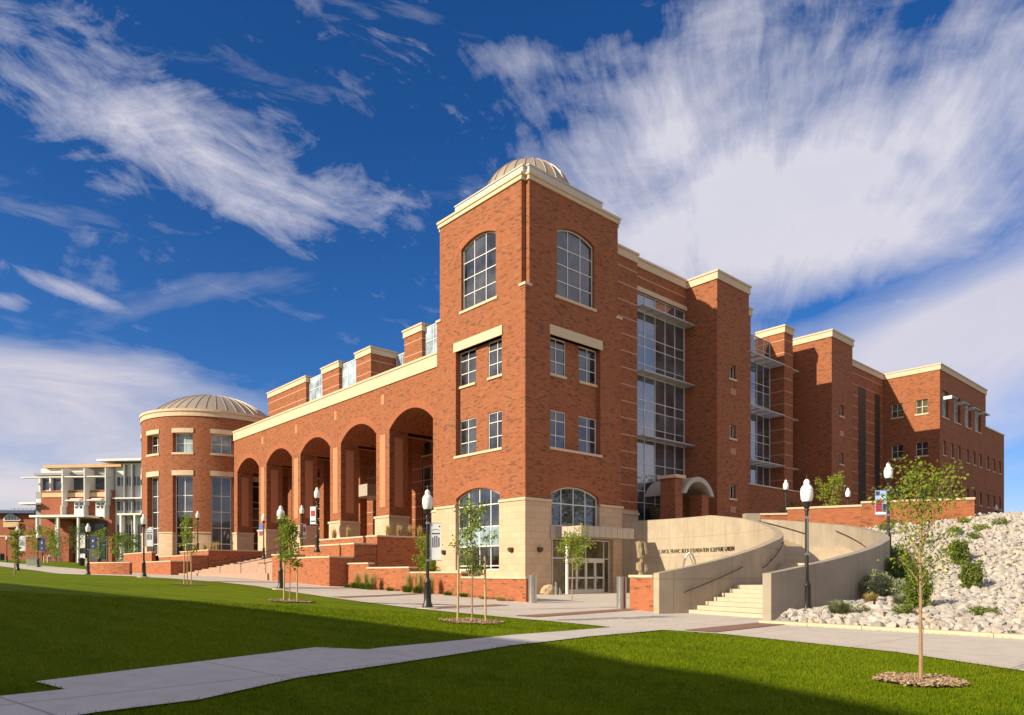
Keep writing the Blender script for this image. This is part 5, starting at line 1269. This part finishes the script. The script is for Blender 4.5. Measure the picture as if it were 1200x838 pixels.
F('wall', 'brick_far', (48, 131, 0, 30, 675, 582.5)); F('tan_band', 'tan_far', (50, 131, -.2, 0, 582.5, 577.5)); F('wall', 'brick_far', (48, 131, .05, 30, 582.5, 575))
F('wall', 'brick_far', (131, 140, 2, 30, 675, 575)); F('tan_band', 'tan_far', (131, 140, 1.8, 2, 579.5, 575))
F('upper_wall', 'grey_far', (41, 131, 2.2, 28, 575, 553)); F('side_tower', 'grey_far', (38, 47.7, 1, 20, 615, 575))
w_ = F('ribbon_window', 'glass_blue', (42, 131, 2.0, 2.2, 573, 559)); 
for p in (41.5, 53.8, 67.8, 95, 120): F('upper_column', 'white_far', (p-.9, p+.9, 1.2, 2.0, 577, 556))
F('sill_band', 'white_far', (42, 131, 1.8, 2.0, 576, 573)); F('soffit', 'grey_far', (37, 97, .6, 28, 556, 553)); F('parapet', 'white_far', (44, 97, 1.0, 28, 553, 547.8)); F('parapet', 'grey_far', (97, 131, 1.5, 28, 556, 548)); F('roof_slab', 'tan_roof', (50, 141, .2, 30, 547.6, 544.3))
F('sunshade_blade', 'white_far', (30, 131, -1.4, -.2, 560.2, 559)); F('sunshade_blade', 'white_far', (28, 48, -1.5, 1, 591, 588.8))
F('tower_window', 'glass_blue', (39.5, 46.5, .8, 1, 597, 591.5)); F('tower_top', 'white_far', (40, 47.5, .6, 1, 588, 584))
for p, y0, y1 in ((79, 551, 593), (104.5, 550, 593), (129, 550, 593)): F('fin', 'white_far', (p-.5, p+.5, -1.6, 1.9, y1, y0)); F('fin', 'white_far', (p-1.8, p-.8, -1.6, 0, 608, y1))
for p0, p1 in ((88.5, 101.5), (113.5, 126.5)):
    F('bay_panel', 'white_far', (p0, p1, -.4, 0, 606, 587)); fw = F('window', 'glass_blue', (p0+1.2, p1-1.2, -.5, -.4, 596, 590)); F('window_bar', 'white_far', (p0+5.6, p0+7, -.6, -.5, 596, 590), (p0+1.2, p1-1.2, -.58, -.5, 593.4, 592.6), par=fw); F('awning', 'white_far', (p0-4, p1-.5, -2.2, -.4, 588, 586.8), (p0, p1-.5, -1.8, -.4, 586.3, 585.3))
F('entrance_canopy', 'white_far', (54.5, 117, -5, 2, 608, 605.5)); 
for p, b_ in ((62, 660), (86, 660), (109, 660), (77, 640)): F('canopy_post', 'white_far', (p-.9, p+.9, -4.8 if b_ > 650 else -3, -4.3 if b_ > 650 else -2.5, b_, 608))
F('entrance_dark_sheet', 'louvre', (87, 126, -.1, .0, 658, 610)); F('entrance_glass', 'glass_blue', (91, 102, -.2, -.1, 655, 614), (112, 124, -.2, -.1, 655, 614)); F('entrance_panel', 'white_far', (94.5, 101, -.4, -.2, 642.5, 625), (94.5, 101, -.4, -.2, 655, 649), (112, 117, -.4, -.2, 655, 630))  # dark flat sheet proud of the wall stands in for an entrance recess
F('wall', 'brick_far', (77, 86.5, -.9, -.1, 660, 611))
F('rooftop_box', 'grey_far', (110, 170, 12, 36, 560, 535)); F('white_roof', 'white_far', (115, 172, -.6, 30, 541.3, 538.8)); F('glass_wing', 'white_far', (131, 175, 1.2, 28, 675, 543))
for q0, q1 in ((559, 569), (588, 598), (615, 655)):
    for k in range(7):
        p = 134+k*4.6; F('window', 'glass_blue', (p, p+2.6, 1.0, 1.2, q1, q0))
for p in (144, 153): F('mullion_fin', 'grey_far', (p, p+1.2, .2, 1.2, 655, 545))
F('sunshade_blade', 'white_far', (133, 172, -.6, 1.2, 585.5, 584)); F('porch_frame', 'white_far', (144, 172, -2, 6, 605, 603), (147, 149, -2, -1, 662, 605), (163, 165, -2, -1, 662, 605))
# low blue-roofed hall at the far left
YH = 175.; lh = empty('blue_roof_hall', (fx(20)*1.1, YH, 5), 0, 'low brick hall with blue metal roof and arched white window at the left edge', 'building')
def H(name, mat, *boxes, par=None):
    m = MB(); ox, oy, oz = lh.location; k = YH/833.
    for (p0, p1, d0, d1, q0, q1) in boxes: m.box((p0-600)*k-ox, (p1-600)*k-ox, YH+d0-oy, YH+d1-oy, 1.5+(672-q0)*k-oz, 1.5+(672-q1)*k-oz)
    return m.build(name, M[mat], par or lh)
H('wall', 'brick_far', (-30, 45, 0, 30, 665, 602)); H('roof', 'blue_roof', (-30, 45, -1.5, 32, 602, 598.5)); H('eave', 'grey_far', (-30, 45, -1.6, -1.4, 599, 598))
m = MB(); k = YH/833.; ox, oy, oz = lh.location
ap = [((5+20*i/16-600)*k-ox, 1.5+(672-(609-7*math.sin(math.pi*(i/16)**.8)))*k-oz) for i in range(17)]
m.mp = Lm(0); m.mp = lambda u, d, z: (u, -.4+d, z); m.slab([(ap[0][0], 1.5+(672-610.5)*k-oz)] + ap + [(ap[-1][0], 1.5+(672-610.5)*k-oz)], [], 0, .3); aw = m.build('arched_window', M['white_far'], lh)
for i in range(5): H('glazing', 'glass_blue', (7+i*3.5, 9.4+i*3.5, -.5, -.42, 609.5, 604.4 if 0 < i < 4 else 606.4), par=aw)
for i in range(9): H('roof_rail_post', 'grey_far', (i*5-.2, i*5+.2, 5, 5.2, 599, 593.5))
H('roof_rail', 'grey_far', (-5, 45, 5, 5.1, 594, 593.6)); H('sign_band', 'tan_far', (6, 24, -.7, -.4, 618, 612))
fw_ = empty('brick_site_wall', ((20-600)*.19, 150, 4), 0, 'dark brick site wall running along the far left lawn', 'wall')
m = MB(); m.box((-60-600)*.18+110.2, (49-600)*.18+110.2, 0, .6, -1.5, 5.2); m.build('brick_body', M['brick_far'], fw_); m = MB(); m.box((-60-600)*.18+110.2, (49-600)*.18+110.2, -.1, .7, 5.2, 5.5); m.build('coping', M['precast'], fw_)
# small things on the far lawn
def small(name, x, y, lab, cat, boxes, mat, group=None):
    e = empty(name, (x, y, ground(x, y)), .3, lab, cat, group)
    for (nm, mt, bxs) in boxes:
        m = MB()
        for b in bxs: m.box(*b)
        m.build(nm, M[mt], e, bevel=.02)
small('utility_box', -63.3, 94, 'pale green utility box on the lawn beside a lamp far left', 'utility box', [('cabinet', 'greenbox', [(-.55,.55,-.5,.5,.12,1.05)]), ('base', 'precast', [(-.7,.7,-.65,.65,0,.12)]), ('lid', 'greenbox', [(-.6,.6,-.55,.55,1.05,1.12)])], None) if False else None
M['greenbox'] = plain('green_paint', (.30, .36, .27), .5, var=.05)
small('utility_box', -63.3, 94, 'pale green utility box on the lawn beside a lamp far left', 'utility box', [('cabinet', 'greenbox', [(-.65,.65,-.5,.5,.12,1.05)]), ('base', 'precast', [(-.8,.8,-.65,.65,0,.12)]), ('lid', 'greenbox', [(-.7,.7,-.55,.55,1.05,1.12)])], None)
for (x, y, lab) in ((-71.5, 118, 'dark litter bin on the lawn before the white entrance of the far building'), (-100.5, 140, 'dark litter bin at the very left edge of the far lawn')):
    e = empty('litter_bin', (x, y, ground(x, y)), 0, lab, 'litter bin', 'dark litter bins'); m = MB(); m.lathe([(.001,.0),(.42,0),(.48,1.0),(.5,1.02),(.5,1.08)], 0, 0, 16); m.build('drum', M['dark'], e); m = MB(); m.lathe([(.5,1.08),(.3,1.3),(.001,1.35)], 0, 0, 16); m.build('lid', M['dark'], e)
for i, (x, y) in enumerate(((-70, 117), (-87.5, 134), (-89.5, 136), (-79, 152), (-76, 152.5), (-60.5, 118))):
    e = empty('bollard', (x, y, ground(x, y)), 0, ['pale bollard right beside the dark litter bin', 'pale bollard by the left corner of the far brick building', 'pale bollard farthest left beside the lawn path', 'pale bollard at the far building canopy, left', 'pale bollard at the far building canopy, right', 'pale bollard near the curved seat wall'][i], 'bollard', 'pale concrete bollards'); m = MB(); m.lathe([(.16,0),(.16,1.15),(.12,1.25),(.001,1.28)], 0, 0, 12); m.build('shaft', M['precast'], e); m = MB(); m.lathe([(.165,1.0),(.175,1.02),(.165,1.06)], 0, 0, 12); m.build('light_ring', M['dark'], e)
# parked cart-like dark planter omitted; two people walking
def person(x, y, rz, lab, shirt, trousers, hair, s_=1.75, step=.28):
    e = empty('person', (x, y, ground(x, y)), rz, lab, 'person'); k = s_/1.75
    J = dict(pel=(0,0,.95), che=(0,.02,1.30), nec=(0,.02,1.48), hd=(0,.04,1.58), ht=(0,.04,1.70), hl=(-.1,0,.90), kl=(-.1,step*.6,.50), al=(-.1,step,.09), tl=(-.1,step+.16,.04), hr=(.1,0,.90), kr=(.1,-step*.3,.49), ar=(.1,-step,.12), tr=(.1,-step+.14,.03),
             sl=(-.19,.02,1.42), el=(-.25,-.05,1.14), wl=(-.24,.08,.90), fl=(-.24,.13,.81), sr=(.19,.02,1.42), er=(.25,-.03,1.14), wr=(.24,.12,.92), fr=(.24,.17,.83))
    Rr = dict(pel=.14, che=.15, nec=.06, hd=.085, ht=.075, hl=.095, kl=.062, al=.042, tl=.035, hr=.095, kr=.062, ar=.042, tr=.035, sl=.065, el=.045, wl=.032, fl=.03, sr=.065, er=.045, wr=.032, fr=.03)
    E_ = [('pel','che'),('che','nec'),('nec','hd'),('hd','ht'),('pel','hl'),('hl','kl'),('kl','al'),('al','tl'),('pel','hr'),('hr','kr'),('kr','ar'),('ar','tr'),('che','sl'),('sl','el'),('el','wl'),('wl','fl'),('che','sr'),('sr','er'),('er','wr'),('wr','fr')]
    ks = list(J); me = bpy.data.meshes.new('sk'); me.from_pydata([tuple(c*k for c in J[q]) for q in ks], [(ks.index(a), ks.index(b)) for a, b in E_], [])
    ob = bpy.data.objects.new('sk', me); scene.collection.objects.link(ob); ob.modifiers.new('s', 'SKIN'); sv = me.skin_vertices[0].data
    for i, q in enumerate(ks): sv[i].radius = (Rr[q]*k, Rr[q]*k*.8); sv[i].use_root = q == 'pel'
    ob.modifiers.new('d', 'SUBSURF').levels = 2
    dg = bpy.context.evaluated_depsgraph_get(); bm_ = bpy.data.meshes.new_from_object(ob.evaluated_get(dg)); bpy.data.objects.remove(ob)
    bm_.materials.clear()
    for c in ((.45, .26, .18), shirt, trousers, (.03, .025, .02)): bm_.materials.append(flat_mat('cloth', c))
    for p in bm_.polygons:
        c = p.center; z = c.z/k; p.use_smooth = True
        p.material_index = 3 if z < .10 else 2 if z < .93 and abs(c.x) < .2*k else 0 if (z > 1.46 or (abs(c.x) > .2*k and z < 1.15)) else 1
    o = link_mesh('body', bm_, None, e)
    h = MB(); h.lathe([(.001, 1.745), (.06, 1.735), (.088, 1.69), (.092, 1.64), (.085, 1.60)], 0, .025, 12); h.v = [(a*k, b*k, c*k) for a, b, c in h.v]; h.build('hair', flat_key(hair), e, smooth=True)
def flat_key(c):
    return plain('hair', c, .8)
_b = MB.build
def _build(s, name, mat, parent=None, smooth=False, bevel=0): return _b(s, name, mat, parent, smooth, bevel)
person(-95.9, 147.5, R(60), 'person in a white shirt and dark trousers walking on the far lawn, left of two', (.7, .7, .72), (.04, .05, .08), (.03, .02, .015))
person(-94.3, 148.0, R(70), 'person in a pale shirt walking on the far lawn, right of two', (.62, .60, .66), (.25, .22, .18), (.05, .03, .02), 1.7, .2)
# ================================================================== WHAT STANDS OUTSIDE THE FRAME (throws the shade on the lawn, shows in the glass)
ob_ = empty('neighbour_building', (-21.3, 2.0, 0), 0, 'long three storey brick building beside the lawn, outside the photograph', 'building')
foot = [(-21.3,2.0),(-25.5,6.3),(-31.0,11.0),(-41.8,18.4),(-78,44),(-92,26),(-60,-4),(-14,-19),(-18.0,-4.9),(-19.0,-2.4),(-20.0,-1.2)]
m = MB(); m.prism([(x+21.3, y-2.0) for x, y in foot], -.5, 11.5); m.build('wall', M['brick'], ob_)
m = MB(); m.prism([(x+21.3, y-2.0) for x, y in foot], 11.5, 12.0); m.build('cornice', M['precast'], ob_)
def edge_windows(p, q, n):
    p = Vector(p); q = Vector(q); d = (q-p); L_ = d.length; d.normalize(); nn = Vector((d.y, -d.x)) 
    for i in range(n):
        for z in (1.2, 4.8, 8.2):
            u = L_*(i+.5)/n-.8; a = p+d*u+nn*.03; b = p+d*(u+1.6)+nn*.03; mm = MB(); mm.add([(a.x+21.3, a.y-2, z), (b.x+21.3, b.y-2, z), (b.x+21.3, b.y-2, z+2), (a.x+21.3, a.y-2, z+2), (a.x+21.3-nn.x*.1, a.y-2-nn.y*.1, z), (b.x+21.3-nn.x*.1, b.y-2-nn.y*.1, z), (b.x+21.3-nn.x*.1, b.y-2-nn.y*.1, z+2), (a.x+21.3-nn.x*.1, a.y-2-nn.y*.1, z+2)], [(0,1,2,3),(0,1,5,4),(1,2,6,5),(2,3,7,6),(3,0,4,7)]); mm.build('window', M['glass'], ob_)
edge_windows((-41.8,18.4), (-31,11), 3); edge_windows((-78,44), (-41.8,18.4), 9)
# hills all round behind the camera and to the sides
M['hill'] = plain('dry_hill', (.17, .13, .09), .95, var=.35, scale=.01)
rs2 = np.random.RandomState(3); ang = np.radians(np.arange(55, 331, 1.5)); rad = np.array([700, 850, 1050, 1300, 1700]); prof = np.array([0, .45, .85, 1.0, .0])
hh = 62 + 34*np.sin(ang*3.1+1) + 18*np.sin(ang*7.3) + 9*np.sin(ang*17+2) + rs2.uniform(-3, 3, len(ang)); env = np.clip((ang-ang[0])/.25, 0, 1)*np.clip((ang[-1]-ang)/.25, 0, 1)
V_ = []
for a, h in zip(ang, hh*env):
    for r_, p in zip(rad, prof): V_.append((r_*math.sin(-a), r_*math.cos(a), h*p*1.25+rs2.uniform(-2, 2)*p - 2))
n_ = len(rad); i = (np.arange(n_-1)[None, :] + np.arange(len(ang)-1)[:, None]*n_).ravel()
tag(np_mesh('hills', V_, np.stack([i, i+1, i+1+n_, i+n_], 1), M['hill'], smooth=True), kind='structure')
for k_, (x, y, h, r_) in enumerate([(72, 34, 12, 4.0), (80, 45, 14, 4.5), (74, 56, 11, 4), (86, 64, 13, 4.5), (68, 22, 10, 3.6), (90, 30, 14, 4.6), (64, 10, 11, 4), (95, 52, 15, 5)]):
    tree(x, y, 5.6 if y > 15 else 3, h, h*.2, r_, ['broad dark tree beyond the rocks outside the frame, nearest group left', 'tall dark tree beyond the rocks outside the frame, centre', 'dark tree outside the frame level with the garden wall', 'dark tree outside the frame farthest along the bank', 'smaller dark tree outside the frame near the walk', 'tall dark tree behind the row outside the frame', 'dark tree outside the frame closest to the camera side', 'tallest dark tree at the back of the row outside the frame'][k_], 1500, .55, 200+k_, 'leaf_dark', tr=.2, nb=11)
